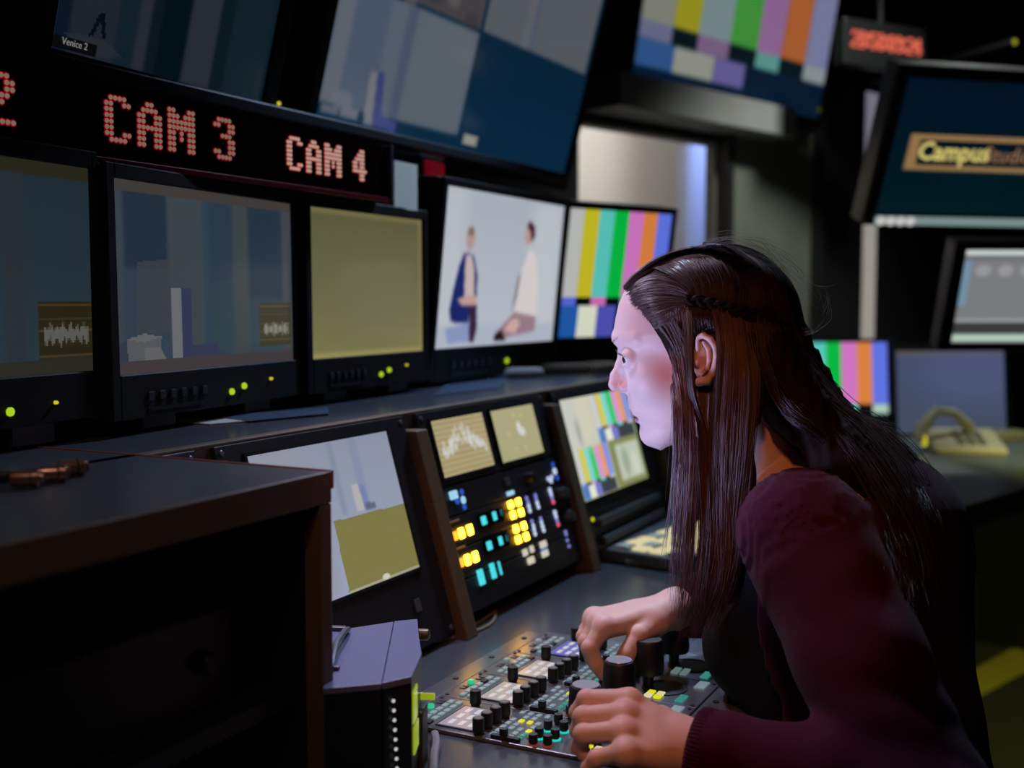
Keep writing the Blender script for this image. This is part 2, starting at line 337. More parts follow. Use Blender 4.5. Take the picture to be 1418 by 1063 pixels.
# left-hand vignette of the view put into this picture as lower gain
monitor('broadcast_monitor', 'lower broadcast monitor showing a pale pillar and box in a blue studio set', f2, w, h, p, (.014, .008, .016, .05), .08, group='lower row of broadcast monitors', legs=1.052,
        leds=[(320, 542, .0042, led_g), (337, 534, .0042, led_g), (374, 524, .002, led_y)])
# third: khaki
w, h = .32, .215
f3 = fr_c((-.218, 1.78, 1.224), 64.7, -.3, w, h); N = norm(f3, w, h)
p = Pic(80, 60, (0, 0, 0)).vgrad((86, 82, 54), (126, 120, 76)); p.ell(.5, .5, .6, .5, (96, 98, 76), .5, 1.5); p.rect(0, 0, 1, .03, (128, 120, 74), .7, .03); p.rect(0, .97, 1, 1, (170, 160, 90), .6, .03); p.rect(.97, 0, 1, 1, (140, 130, 80), .6, .03)
monitor('broadcast_monitor', 'lower broadcast monitor with a plain khaki screen', f3, w, h, p, (.014, .012, .016, .05), .08, group='lower row of broadcast monitors', legs=1.052,
        leds=[(527, 518, .0042, led_g), (538, 512, .0042, led_g), (562, 505, .002, led_y)])
# fourth: the interview
w, h = .50, .28
f4 = fr_c((-.014, 2.207, 1.255), 63.8, 5.7, w, h); N = norm(f4, w, h)
p = Pic(190, 120, (0, 0, 0)).vgrad((170, 178, 190), (186, 192, 204)); p.rect(.0, 0, .16, 1, (196, 200, 206), .6, .1); p.rect(.72, 0, 1, 1, (200, 206, 208), .6, .15); p.rect(0, .86, 1, 1, (168, 178, 196), .7, .06)
sk = (196, 158, 150); bl = (26, 38, 104)
def PP(pts, c, al=1): p.poly([N(*q) for q in pts], c, al)
PP([(655, 440), (638, 450), (616, 455), (620, 476), (648, 472), (650, 446)], (120, 140, 190), .7)
PP([(643, 350), (636, 368), (628, 400), (622, 430), (624, 446), (648, 446), (650, 430), (659, 424), (661, 380), (656, 354), (650, 350)], bl)
PP([(645, 352), (643, 395), (643, 412), (657, 412), (657, 370), (653, 352)], (200, 180, 176)); PP([(633, 414), (650, 408), (660, 410), (658, 424), (640, 424)], sk)
PP([(648, 424), (660, 422), (660, 455), (655, 474), (649, 472), (650, 440)], (56, 34, 66))
a, b_ = N(652, 330); p.ell(a, b_, .032, .072, (182, 150, 146)); p.ell(a, b_ - .045, .026, .03, (120, 96, 90), .8)
PP([(733, 345), (722, 375), (716, 410), (712, 440), (730, 446), (742, 440), (745, 400), (744, 365), (740, 348)], (214, 208, 206)); PP([(717, 385), (722, 375), (716, 410), (708, 432), (712, 410)], (120, 104, 110), .8)
PP([(712, 432), (696, 450), (684, 464), (690, 470), (712, 464), (722, 462), (740, 458), (742, 438)], (150, 116, 128), .9); PP([(706, 444), (698, 458), (712, 462), (720, 448), (716, 440)], (206, 170, 164)); PP([(684, 464), (694, 456), (700, 470), (684, 472)], (30, 20, 30))
a, b_ = N(732, 325); p.ell(a, b_, .03, .07, (190, 150, 144)); PP([(730, 312), (735, 306), (741, 314), (741, 328), (736, 336), (735, 322)], (70, 34, 48))
p.blur(3)
monitor('broadcast_monitor', 'lower monitor showing two seated people talking in a bright studio', f4, w, h, p.gain(.96), (.014, .02, .014, .058), .07, group='lower row of broadcast monitors', legs=1.052,
        leds=[(701, 499, .0055, led_g)], mats=(blackp, bezelm))
# fifth: colour bars beside her forehead
w, h = .312, .28
f5 = fr_c((.231, 2.584, 1.257), 38.5, 8.8, w, h)
monitor('broadcast_monitor', 'lower monitor with bright colour bars right in front of her forehead', f5, w, h, bars(112, 60), (.012, .012, .014, .055), .07, group='lower row of broadcast monitors', legs=1.052)

# --- upper row, hung from the wall and tilted down
f6 = Frame((-.557 - .30 * math.cos(R(63)), 1.05 - .30 * math.sin(R(63)), 1.464), R(63), R(10))
p = Pic(24, 16, (22, 22, 24))
for i in range(12):
    for j in range(8):
        if (i + j) % 2: p.rect(i / 12, j / 8, (i + 1) / 12, (j + 1) / 8, (48, 48, 50))
p.a[:, :, :] *= .9
monitor('wall_monitor', 'corner of a wall monitor with a grey chequered picture at the upper left', f6, .30, .24, p, (.015, .012, .015, .018), .05, group='upper row of tilted monitors', bracket=.14)
w, h = .402, .26
f7 = Frame((-.524, 1.33, 1.485), R(66.6), R(14.3)); N = norm(f7, w, h)
p = Pic(150, 110, (10, 26, 38)); px = lambda x, y=60: N(x, y)[0]
for x0, x1, c in ((68, 92, (14, 26, 44)), (92, 160, (38, 46, 58)), (160, 186, (20, 40, 52)), (186, 205, (46, 52, 64)), (205, 220, (14, 28, 38)), (220, 258, (4, 20, 30)), (258, 300, (48, 54, 66)), (300, 318, (12, 30, 40)), (318, 372, (22, 40, 52)), (372, 400, (16, 38, 54))):
    p.rect(px(x0), 0, px(x1), 1, c, 1, .012)
p.blur(2); p.rect(0, 0, .014, 1, (40, 44, 110), .8)
p.poly([N(122, 50), N(140, 16), (N(146, 20)), N(146, 54), N(141, 54), N(140, 28), N(130, 48)], (4, 14, 26)); p.poly([N(88, 44), N(124, 50), N(146, 56), N(170, 80), N(120, 80)], (52, 56, 62), .6)
p.poly([N(74, 47), N(136, 62), N(132, 78), N(70, 64)], (10, 12, 14))
tv2 = monitor('wall_monitor', 'upper left wall monitor with grey and blue curtains and the caption Venice 2', f7, w, h, p.gain(.78), (.02, .03, .02, .022), .05, group='upper row of tilted monitors', bracket=.16, leds=[(385, 143, .003, led_y)])
w, h = .932, .50
f8 = Frame((-.312, 1.83, 1.479), R(62.7), R(15.0)); N = norm(f8, w, h)
p = Pic(260, 150, (8, 42, 70)); p.vgrad((10, 34, 56), (10, 50, 80))
mx_, my_ = N(667, 44); lx, ly = N(438, 158); rx, ry = N(635, 200); ly = ry = .93
p.rect(.012, my_ + .008, mx_ - .006, .935, (106, 118, 134)); 
def VV(x0, x1, c, al=.8): p.rect(N(x0, 120)[0], my_ + .008, N(x1, 120)[0], .935, c, al, .012)
VV(470, 520, (88, 104, 126)); VV(545, 560, (86, 98, 124)); VV(560, 640, (110, 122, 132)); VV(440, 470, (118, 126, 138))
p.poly([N(513, 98), N(524, 100), N(516, 176), N(502, 172)], (136, 138, 146)); p.poly([N(524, 98), N(533, 100), N(526, 178), N(514, 176)], (64, 76, 140)); p.poly([N(524, 160), N(549, 168), N(547, 184), N(518, 176)], (70, 80, 148))
p.ell(*N(474, 138), .03, .03, (126, 132, 146), .8); p.poly([N(446, 143), N(470, 148), N(467, 160), N(444, 154)], (112, 118, 132)); p.poly([N(472, 148), N(498, 153), N(494, 168), N(469, 162)], (122, 128, 142))
p.rect(.012, .0, mx_ - .006, my_ - .006, (84, 80, 84)); 
for k in range(26): p.ell(.06 + .40 * rng.random(), my_ * (1 - .55 * rng.random()), .02 + .02 * rng.random(), .03, [(60, 46, 60), (120, 114, 116), (66, 60, 70)][k % 3], .6, .4)
p.rect(mx_ + .006, 0, .985, my_ - .006, (104, 110, 118)); x = N(742, 40)[0]; p.rect(x - .012, 0, x, my_ - .006, (80, 92, 132), .8, .01); p.rect(x - .05, 0, x - .012, my_ - .006, (120, 124, 128), .6, .02)
p.blur(2)
a, b_ = N(651, 194); p.rect(a - .03, b_ - .02, a + .03, b_ + .02, (150, 152, 146)); p.rect(a - .02, b_ - .012, a + .02, b_ + .012, (176, 178, 172))
caption('Venice 2', tv2, f7, (84, 60), .0115, glow('caption_grey', (120, 120, 118), 1), 'caption')
tv3 = monitor('wall_monitor', 'large upper wall monitor split in four pictures above the red sign', f8, w, h, p.gain(.78), (.022, .022, .02, .028), .06, group='upper row of tilted monitors', bracket=.16)
w, h = 1.043, .56
f9 = Frame((.333, 3.3, 1.824), R(46.1), R(10.1)); N = norm(f9, w, h)
p = Pic(200, 120, (6, 20, 36)); p.vgrad((12, 20, 40), (4, 24, 44))
q = lambda x, y: N(x, y)
topc = [(120, 122, 112), (142, 138, 30), (112, 130, 134), (60, 136, 54), (134, 96, 140), (160, 88, 44), (112, 116, 150)]
def band(x0, x1, y0, y1, c):   # pixel rectangle following the screen
    p.poly([q(x0[0], x0[1]), q(x1[0], x1[1]), q(y1[0], y1[1]), q(y0[0], y0[1])], c)
yb = q(960, 50)[1]
xs = [q(888, 20)[0], q(935, 25)[0], q(970, 30)[0], q(1015, 35)[0], q(1052, 45)[0], q(1085, 55)[0], q(1118, 65)[0], q(1150, 75)[0]]
yA = q(933, 37)[1]
for i in range(7): p.rect(xs[i], 0, xs[i + 1], yA, topc[i])
midc = [(96, 100, 128), (6, 20, 26), (112, 90, 122), (6, 20, 26), (84, 140, 132), (6, 20, 26), (130, 140, 142)]
yB = yA + .09
for i in range(7): p.rect(xs[i], yA, xs[i + 1], yB, midc[i])
x4 = [xs[0], q(930, 100)[0], q(985, 115)[0], q(1027, 125)[0]]
for i, c in enumerate(((44, 78, 128), (136, 140, 128), (94, 88, 140))): p.rect(x4[i], yB, x4[i + 1], .93, c)
p.blur(2)
monitor('wall_monitor', 'upper wall monitor with large dim colour bars beside the studio window', f9, w, h, p, (.03, .03, .03, .03), .06, group='upper row of tilted monitors', bracket=.2, leds=[(1134, 152, .008, glow('led_dim_green', (70, 70, 20), 1))])
for (px_, py_) in ((843, 76), (838, 110)):
    pass

# --- right side
w, h = .885, .334
f10 = Frame((.904, 2.9, 1.417), R(15), R(22)); N = norm(f10, w, h)
p = Pic(230, 100, (3, 22, 34)).vgrad((2, 18, 34), (2, 26, 32))
x0, y0 = N(1263, 183); x1, y1 = N(1263, 232); xr = N(1440, 210)[0]
yt = N(1300, 186)[1]; yb = N(1300, 236)[1]
p.rect(x0, yt, xr, yb, (142, 110, 72)); p.rect(x0 + .035, yt + .045, xr - .02, yb - .04, (3, 20, 30)); p.ell(x0, yt, .012, .02, (3, 20, 32), .0)
monitor('wall_monitor', 'dark blue wall monitor at the right with an orange framed Campus caption', f10, w, h, p, (.03, .03, .03, .03), .06, group='upper row of tilted monitors', bracket=.5)
tvR = bpy.data.objects[-1] if False else [o for o in COL.objects if o.get('label', '').startswith('dark blue wall')][0]
caption('Campus', tvR, f10, (1269, 220), .062, glow('caption_cream', (206, 190, 110), 1), bold=.0016); caption('Studios', tvR, f10, (1359, 224), .056, glow('caption_tan', (140, 108, 78), 1))
B().box(-.0, w, -.012, -.0065, -.026, -.006).build('light_strip', glow('strip_white', (118, 138, 138), 1.0), tvR)
for i in range(4): B().lathe([(.012, 0), (.012, -.004)], c=(.012 + i * .028, -.0125, -.016), axis='y', n=10).build('indicator_light', glow('led_white', (190, 190, 186), 1), tvR)
w, h = .42, .232
f11 = Frame(atY(1316, 474, 2.8), R(3), R(18)); N = norm(f11, w, h)
p = Pic(170, 100, (120, 122, 124)); p.rect(0, 0, 1, .06, (196, 206, 204)); p.rect(0, .06, 1, .11, (104, 106, 110)); p.rect(.0, .11, .05, .6, (110, 150, 180), .7)
for i in range(7): p.ell(.12 + i * .13, .22, .045, .06, (160, 162, 164), .7, .4)
p.rect(0, .78, 1, .9, (58, 58, 58)); p.rect(0, .74, 1, .78, (150, 152, 152)); p.rect(0, .915, 1, .985, (180, 204, 186)); p.blur(2)
monitor('computer_monitor', 'computer monitor at the right edge showing a grey software window', f11, w, h, p, (.03, .02, .02, .02), .05, mats=(mat('lilac_plastic', (84, 80, 112), .5), blackp), bracket=.3)
w, h = .36, .30
f12 = Frame(atY(1228 - 146, 601, 3.75), R(4), R(-7)); 
p = bars(112, 70, 1.05); p.rect(0, .75, 1, 1, (6, 10, 14))
for i, c in ((4, (70, 200, 186)), (6, (170, 200, 184))): p.rect(i / 7, .68, (i + 1) / 7, .78, c)
monitor('desk_monitor', 'small desk monitor with vivid colour bars behind her neck', f12, w, h, p, (.015, .03, .012, .012), .05, legs=.757)
w, h = .36, .27
f13 = Frame(atY(1243, 600, 3.75), R(2), R(-8))
p = Pic(40, 30, (0, 0, 0)).vgrad((66, 74, 104), (64, 74, 92)); p.rect(0, 0, 1, .06, (92, 84, 78), .8, .03); p.ell(.75, .25, .5, .4, (80, 90, 130), .5, 1)
monitor('desk_monitor', 'desk monitor with a plain blue-grey screen behind the white telephone', f13, w, h, p.gain(1.02), (.014, .014, .02, .012), .05, legs=.757)

# ================================================================ LED SIGNS
GLY = {'C': '.####.|##..##|##....|##....|##....|##....|##..##|.####.', 'A': '..##..|.####.|##..##|##..##|######|##..##|##..##|##..##', 'M': '##...##|###.###|#######|#######|##.#.##|##.#.##|##...##|##...##',
       '2': '.####.|##..##|....##|...##.|..##..|.##...|##....|######', '3': '.####.|##..##|....##|..###.|....##|....##|##..##|.####.', '4': '...##.|..###.|.####.|##.##.|##.##.|######|...##.|...##.',
       '5': '#####.|##....|##....|####..|...##.|...##.|##.##.|.###..', '0': '.###..|##.##.|##.##.|##.##.|##.##.|##.##.|##.##.|.###..', '9': '.###..|##.##.|##.##.|.####.|...##.|...##.|##.##.|.###..',
       '8': '.###..|##.##.|##.##.|.###..|##.##.|##.##.|##.##.|.###..', '6': '.###..|##....|##....|####..|##.##.|##.##.|##.##.|.###..', ':': '..|##|##|..|..|##|##|..', '1': '..##..|.###..|..##..|..##..|..##..|..##..|..##..|.####.'}
ledR = glow('led_red_lens', (118, 2, 10), 1.0); ledC = glow('led_core', (124, 98, 86), 1.0); ledC4 = glow('led_core_bright', (176, 150, 136), 1.0); ledR4 = glow('led_red_bright', (150, 6, 12), 1.0); ledR2 = glow('led_orange_lens', (215, 60, 40), 1.0); ledC2 = glow('led_orange_core', (225, 120, 95), 1.0)  # left names dimmer: vignette of the view put into the LED colours
def letter(ch, x, z, pitch, parent, r=.42, lens=ledR, core=ledC, y=0, name='letter'):
    rows = GLY[ch].split('|'); b = B(); mi = []
    for j, row in enumerate(rows):
        for i, c in enumerate(row):
            if c == '#':
                k = len(b.f); b.lathe([(pitch * .62, 0), (pitch * .62, -.0006)], c=(x + i * pitch, y, z - j * pitch), axis='y', n=8); b.lathe([(pitch * r, 0), (pitch * r * .8, -.0016)], c=(x + i * pitch, y - .0006, z - j * pitch), axis='y', n=8)
                mi += [0] * 10 + [1] * 10
    o = b.build(name, lens, parent); o.data.materials.append(core); o.data.polygons.foreach_set('material_index', mi); o.data.update()
    return len(rows[0])
# tally sign: a long box resting on the lower monitors
sgn = Frame(AD(0, .975, 0), TH)
zb, zt = 1.352, 1.432
aL, aR = .60, sgn.hit(536, 250)[0]
sg = empty('led_sign', sgn.M, 'long black LED sign with red dotted camera names above the lower monitors', 'sign')
B().box(aL, aR, .002, .05, zb, zt).build('housing', blackp, sg, bevel=.003)
B().box(aL, aR, -.006, .002, zb - .004, zb + .003).build('lower_rail', mat('red_lit_edge', (120, 14, 34), .3, metal=.4), sg, bevel=.001)  # red light of the LEDs put into the lower edge colour
B().box(aR, aR + .006, -.008, .05, zb - .002, zt + .002).build('end_cap', greym, sg, bevel=.001)
B().box(aL, aR, .000, .0019, zb + .003, zt - .001).build('face_plate', mat('dark_red_acrylic', (22, 4, 6), .12, coat=.5), sg)
def word(txt, x, z, pt, gap=1.4, core=None, lens=None):
    for ch in txt:
        if ch == ' ': x += pt * 3.6; continue
        n = letter(ch, x, z, pt, sg, y=-.0002, core=core or ledC, lens=lens or ledR); x += pt * (n + gap)
def signx(px, py): return sgn.hit(px, py)
xa, za = signx(146, 130); xe, _ = signx(322, 200)
pt = (xe - xa) / (6 + 6 + 7 + 6 + 2 * 1.4 + 3.6 + 1.4 - 1); pt = min(pt, .0066)
ptz = pt
word('CAM 3', xa, zb + .024 + 7 * pt, pt)
xa, za = signx(398, 205); xe, _ = signx(507, 240); pt2 = (xe - xa) / (25 + 7.8 - 1 - 0)
word('CAM 4', xa, zb + .019 + 7 * pt, pt * .88, core=ledC4, lens=ledR4)
x2 = signx(16, 120)[0]; word('CAM 2', x2 - pt * (5 + 26.8), zb + .024 + 7 * pt, pt)
tally = empty('tally_lamp', sgn.M, 'dark red tally lamp right of the LED sign', 'lamp')
ta, tz = sgn.hit(601, 262, .085); B().box(ta - .03, ta + .05, .094, .13, tz - .06, tz + .06).build('lamp_body', blackp, tally, bevel=.003)
B().box(ta - .020, ta + .040, .085, .0938, tz - .05, tz + .05).build('lens', glow('tally_red', (86, 4, 16), 1), tally, bevel=.004)
# rail under the upper monitors
rl = Frame(AD(0, 1.03, 0), R(63)); r0 = rl.hit(225, 115); r1 = rl.hit(786, 262)
ra = empty('monitor_rail', rl.M, 'long grey metal rail under the upper wall monitors', 'rail')
B().box(.7, r1[0], .0, .03, 1.452, 1.47).build('rail_bar', mat('rail_grey', (60, 62, 68), .4, metal=.5), ra, bevel=.003)
for i in range(3): B().box(.9 + i * .55, .94 + i * .55, .03, .325, 1.453, 1.469).build('rail_bracket', blackp, ra)
# paper card standing between sign and tally lamp
cd = Frame(AD(0, 1.0, 0), TH); c0 = cd.hit(546, 222); c1 = cd.hit(578, 285)
pc = empty('paper_card', cd.M, 'white paper card standing right of the LED sign', 'card')
B().box(c0[0], c1[0], .0, .0015, 1.345, c0[1]).build('sheet', mat('card_paper', (240, 238, 225), .8, emit=.0), pc)
# LED clock at the upper right
ck = Frame(atY(1180, 75, 3.6), R(28), R(0)); clk = empty('led_clock', ck.M, 'red digital LED time display high on the dark wall at the upper right', 'clock')
B().box(-.03, .32, .004, .05, -.03, .11).build('housing', blackp, clk, bevel=.004)
B().lathe([(.008, .11), (.008, 2.74 - ck.o[2])], c=(.14, .025, 0), n=10).build('hanger_rod', blackp, clk)
x = 0.0
for ch in '20:58:09:24':
    n = letter(ch, x, .072, .0052 * 1.25, clk, lens=ledR2, core=ledC2, name='digit', y=.0035); x += .0050 * (n + .5)
ll = Frame(atY(1405, 58, 3.6), R(20)); l1 = empty('signal_lamp', ll.M, 'tiny yellow-green signal lamp at the upper right corner', 'lamp')
B().lathe([(.004, 0), (.012, 0), (.012, .7)], axis='y', n=12).build('lamp_body', blackp, l1); B().lathe([(.009, 0), (.007, -.004)], axis='y', n=12).build('lens', glow('lamp_yg', (150, 150, 30), 1), l1)

# ================================================================ CONSOLE DESK
desk = empty('console_desk', CON.M, 'long control room desk with grey worktop and a wood-edged shelf above slanted racks', 'desk')
B().box(-.75, 2.45, .30, 1.20, .715, .755).build('worktop', deskm, desk, bevel=.003)
B().box(-.75, 2.45, .296, .2995, .716, .754).build('worktop_edge', wood, desk)
B().box(-.75, 2.64, .845, 1.345, 1.03, 1.049).build('upper_shelf', mat('shelf_laminate', (70, 74, 84), .22, noise=.1, nscale=200, bump=.05, bscale=900), desk, bevel=.001)
B().box(-.75, 2.64, .828, .8445, 1.026, 1.0495).build('shelf_edge', wood, desk, bevel=.0015)
B().box(-.75, 2.45, 1.20, 1.235, 0, 1.03).build('back_panel', blackp, desk)
TL = R(16)
def slantpost(a0, a1):
    b = B(); c, s = math.cos(TL), math.sin(TL)
    pts = [(.725, .755), (.728, .765), (.728 + .262 * math.tan(TL), 1.027), (1.19, 1.027), (1.19, .755)]
    vs = [(a, y, z) for a in (a0, a1) for y, z in pts]; n = len(pts)
    return b.add(vs, [tuple(range(n)), tuple(range(2 * n - 1, n - 1, -1))] + [(i, (i + 1) % n, (i + 1) % n + n, i + n) for i in range(n)])
for a0, a1 in ((.90, .925), (1.297, 1.326), (1.722, 1.752), (2.16, 2.19), (2.42, 2.45)): slantpost(a0, a1).build('divider', wood, desk, bevel=.0015)
for a in (-.72, .6, 1.9, 2.41): B().box(a, a + .03, .36, 1.19, 0, .715).build('leg_panel', blackp, desk, bevel=.002)

RK = Frame(AD(0, .742, .765), TH, -TL)          # rack face: x = a, z = up the slope
def rack(name, label, a0, a1, s0, s1, cat='rack panel', m=rackm, depth=.08, group=None, ears=True):
    root = empty(name, RK.M, label, cat, group)
    B().box(a0 + .001, a1 - .001, .0, .006, s0 + .0008, s1 - .0008).build('front_plate', m, root, bevel=.001)
    B().box(a0 + .02, a1 - .02, .0062, depth, s0 + .004, s1 - .004).build('chassis', blackp, root)
    if ears:
        for aa in (a0 + .010, a1 - .010):
            for ss in ([s0 + .009, s1 - .009] if s1 - s0 > .03 else [(s0 + s1) / 2]):
                B().lathe([(.0035, 0), (.0035, -.0015), (.0025, -.002)], c=(aa, 0, ss), axis='y', n=10).build('screw', greym, root)
    return root
def rpic(root, pic, q, name='picture'):
    (a0, s0), (a1, s1) = q; pic.mesh(name, a1 - a0, s1 - s0, root, a0, s0, -.0012)
    b = B()
    for x0, x1, z0, z1 in ((a0 - .004, a0, s0 - .004, s1 + .004), (a1, a1 + .004, s0 - .004, s1 + .004), (a0, a1, s1, s1 + .004), (a0, a1, s0 - .004, s0)): b.box(x0, x1, -.003, -.0002, z0, z1)
    b.build('bezel', bezelm, root)
# left LCD: studio picture over khaki half
r1 = rack('rack_monitor', 'slanted LCD in the desk left of the button rack, studio picture above a khaki field', .926, 1.296, .0, .294, 'monitor')
q = ((.972, .098), (1.246, .277)); Nr = lambda x, y: (lambda a, s: ((a - q[0][0]) / (q[1][0] - q[0][0]), 1 - (s - q[0][1]) / (q[1][1] - q[0][1])))(*RK.hit(x, y))
p = Pic(170, 120, (150, 156, 176)).vgrad((140, 148, 166), (156, 164, 188)); p.rect(.0, 0, .4, 1, (148, 150, 164), .7, .1); p.rect(.52, 0, .56, .5, (120, 132, 156), .5, .02); p.rect(.68, 0, .74, .5, (126, 136, 166), .5, .02)
p.poly([Nr(485, 671), Nr(495, 670), Nr(504, 706), Nr(494, 708)], (178, 178, 176)); p.poly([Nr(495, 670), Nr(503, 672), Nr(512, 704), Nr(504, 706)], (118, 128, 176)); p.poly([Nr(505, 697), Nr(518, 694), Nr(520, 702), Nr(507, 706)], (96, 102, 124)); p.blur(2)
kx, ky = Nr(462, 722); k2 = Nr(560, 697); k3_ = Nr(483, 821)
p.poly([Nr(461, 722), Nr(562, 696), Nr(580, 783), Nr(483, 821)], (128, 122, 70)); p.poly([Nr(562, 696), Nr(565, 695), Nr(584, 784), Nr(580, 783)], (166, 166, 150)); p.poly([Nr(483, 818), Nr(581, 781), Nr(583, 786), Nr(485, 822)], (164, 164, 140))
p.ell(*Nr(534, 798), .03, .02, (205, 205, 190), 1, .3)
rpic(r1, p.gain(.97), q)
# dual scope monitor
r2 = rack('scope_monitor', 'pair of small khaki scope screens at the top of the middle desk rack', 1.327, 1.721, .188, .294, 'monitor')
q = ((1.356, .199), (1.505, .279)); p = Pic(110, 70, (170, 158, 118))
for k in range(10): p.rect(0, .06 + k * .095, 1, .085 + k * .095, (148, 130, 90), .8, .008)
for k in range(70):
    x = .1 + .85 * rng.random(); y = .45 + .12 * math.sin(x * 9) + .08 * rng.standard_normal(); p.ell(x, y, .03, .06, (208, 206, 206), .5, .5)
p.blur(2); rpic(r2, p, q)
q = ((1.529, .198), (1.675, .278)); p = Pic(80, 56, (166, 160, 120)); p.ell(.56, .42, .05, .13, (206, 206, 204), 1, .4); p.ell(.62, .5, .06, .09, (206, 206, 204), 1, .4)
for x, y in ((.5, .15), (.68, .17), (.3, .5), (.38, .8), (.6, .82)): p.ell(x, y, .03, .05, (186, 178, 120), .7, .5)
p.blur(2); rpic(r2, p, q)
# rows of rack units
Yb = glow('button_amber', (255, 184, 40), 12.0, 'FRONT'); Yo = glow('button_orange', (255, 150, 40), 2.5, 'FRONT'); Cy = glow('display_cyan', (70, 205, 215), 1.2); Bw = glow('button_ice', (150, 200, 225), 1.1); Bb = glow('led_blue', (40, 80, 190), 1); Lv = glow('led_lilac', (130, 130, 215), 1); Lw = glow('led_pale', (185, 200, 230), 1.1); Pk = glow('led_pink', (225, 90, 120), 1.1); Wb = glow('button_white', (205, 200, 180), 1)
def rz2(X, Y): return RK.hit(580 + X / 5.904, 660 + Y / 5.904, -.002)
def rz1(X, Y): return RK.hit(580 + X / 5.904, 520 + Y / 5.904, -.002)
def rbtn(root, pt, w, h, m, name='button', r=.0015, y0=0):
    a, s = pt; b = B().box(a - w / 2, a + w / 2, -.0035, -.0002, s - h / 2, s + h / 2); return b.build(name, m, root, bevel=min(r, h * .3))
def rled(root, pt, r, m, name='indicator_light'):
    a, s = pt; return B().lathe([(r, -.0002), (r, -.002), (r * .6, -.003)], c=(a, 0, s), axis='y', n=12).build(name, m, root)
def rows(*a): return a
u1 = rack('headset_panel', 'rack unit with blue lights at both ends under the scope screens', 1.327, 1.721, .146, .187)
rbtn(u1, rz2(285, 148), .020, .012, Bw); rled(u1, rz2(368, 187), .0055, Bw)
for X, Y in ((355, 122), (318, 198), (378, 245)): rled(u1, rz2(X, Y), .0042, Bb)
rbtn(u1, rz2(750, 133), .022, .007, Bw, r=.003); rbtn(u1, rz1(725, 865), .017, .012, greym, 'display')
for X, Y, m, r in ((1100, 725, Bb, .004), (1115, 780, Lw, .0058), (1135, 835, Bb, .004), (1063, 842, Lw, .0038), (1085, 860, Lw, .0038), (1090, 828, Lw, .0038)): rled(u1, rz1(X, Y), r, m)
B().lathe([(.010, 0), (.010, -.004), (.0085, -.012), (.004, -.013)], c=(rz1(905, 840)[0], 0, rz1(905, 840)[1]), axis='y', n=18).build('knob', knobm, u1, smooth=True)
for i, (s0, s1, dx, dy, lab) in enumerate(((.102, .145, 0, 0, 'upper intercom unit with glowing amber buttons and cyan display in the desk rack'), (.060, .101, 47, 205, 'lower intercom unit with glowing amber buttons, just above the white keys'))):
    un = rack('intercom_unit', lab, 1.327, 1.721, s0, s1, 'intercom', group='intercom units in the desk rack')
    L = ((350, 460), (420, 432)) if i == 0 else ((400, 678), (465, 652)); Rr = ((752, 228), (815, 206), (772, 312), (838, 290)) if i == 0 else ((795, 425), (860, 400), (815, 512), (880, 488))
    for q_ in L: rbtn(un, rz2(*q_), .0125, .0145, Yb)
    rbtn(un, rz2(L[0][0] - 55, L[0][1] + 25), .010, .012, Yo); rbtn(un, rz2(L[0][0] - 75, L[0][1] - 90), .035, .003, mat('amber_label', (120, 90, 50), .6), 'label_strip')
    for q_ in Rr: rbtn(un, rz2(*q_), .0125, .0115, Yb)
    D = ((530, 357), (618, 320), (672, 292)) if i == 0 else ((575, 562), (667, 523), (716, 500))
    d0 = rz2(*D[0]); d1 = rz2(*D[2]); B().box(d0[0] - .012, d1[0] + .006, -.0022, -.0002, d0[1] - .010, d0[1] + .010).build('display', mat('display_dark', (4, 16, 20), .1), un)
    rbtn(un, D and rz2(*D[0]), .0145, .013, Cy, 'display_digit'); rbtn(un, rz2(*D[1]), .011, .013, Cy, 'display_digit'); rbtn(un, rz2(*D[2]), .003, .010, glow('cyan_dim', (20, 110, 130), 1), 'display_digit')
    for cols in (((885, 172), (897, 205), (903, 237), (912, 275)), ((957, 150), (963, 178), (972, 212), (982, 245))):
        for j, (X, Y) in enumerate(cols):
            X2, Y2 = (X, Y) if i == 0 else (X + 43, Y + 190); rled(un, rz2(X2, Y2), .0030 if j in (0, 1) else .0037, Lv if j < 2 and i + j < 2 else Lw)
    for j, (X, Y) in enumerate(((1076, 108), (1085, 140), (1092, 170), (1103, 205))):
        X2, Y2 = (X, Y) if i == 0 else (X + 41, Y + 184); rled(un, rz2(X2, Y2), (.0045, .0036, .0032, .0036)[j], (Lw, Lw, Lv, Pk)[j])
    kx_, ks_ = rz2(*((1165, 140) if i == 0 else (1208, 325))); B().lathe([(.011, 0), (.011, -.006), (.0095, -.014), (.004, -.015)], c=(kx_, 0, ks_), axis='y', n=20).build('knob', mat('knob_grey', (46, 48, 52), .4), un, smooth=True)
u4 = rack('router_panel', 'lowest rack unit with large cyan digits and four white keys', 1.327, 1.721, .012, .059)
for X, Y, w_, h_ in ((510, 820, .015, .022), (607, 768, .012, .022), (665, 745, .0035, .020)): rbtn(u4, rz2(X, Y), w_, h_, Cy, 'display_digit')
for X, Y, w_ in ((870, 618, .014), (925, 590, .011), (918, 682, .021), (1018, 552, .021), (1032, 625, .021)): rbtn(u4, rz2(X, Y), w_, .0105, Wb)
rbtn(u4, rz2(1022, 592), .019, .003, Bb, 'label_strip')
for X, Y in ((1203, 448), (1208, 470), (1218, 518), (1232, 565)): rled(u4, rz2(X, Y), .0028, Lv)
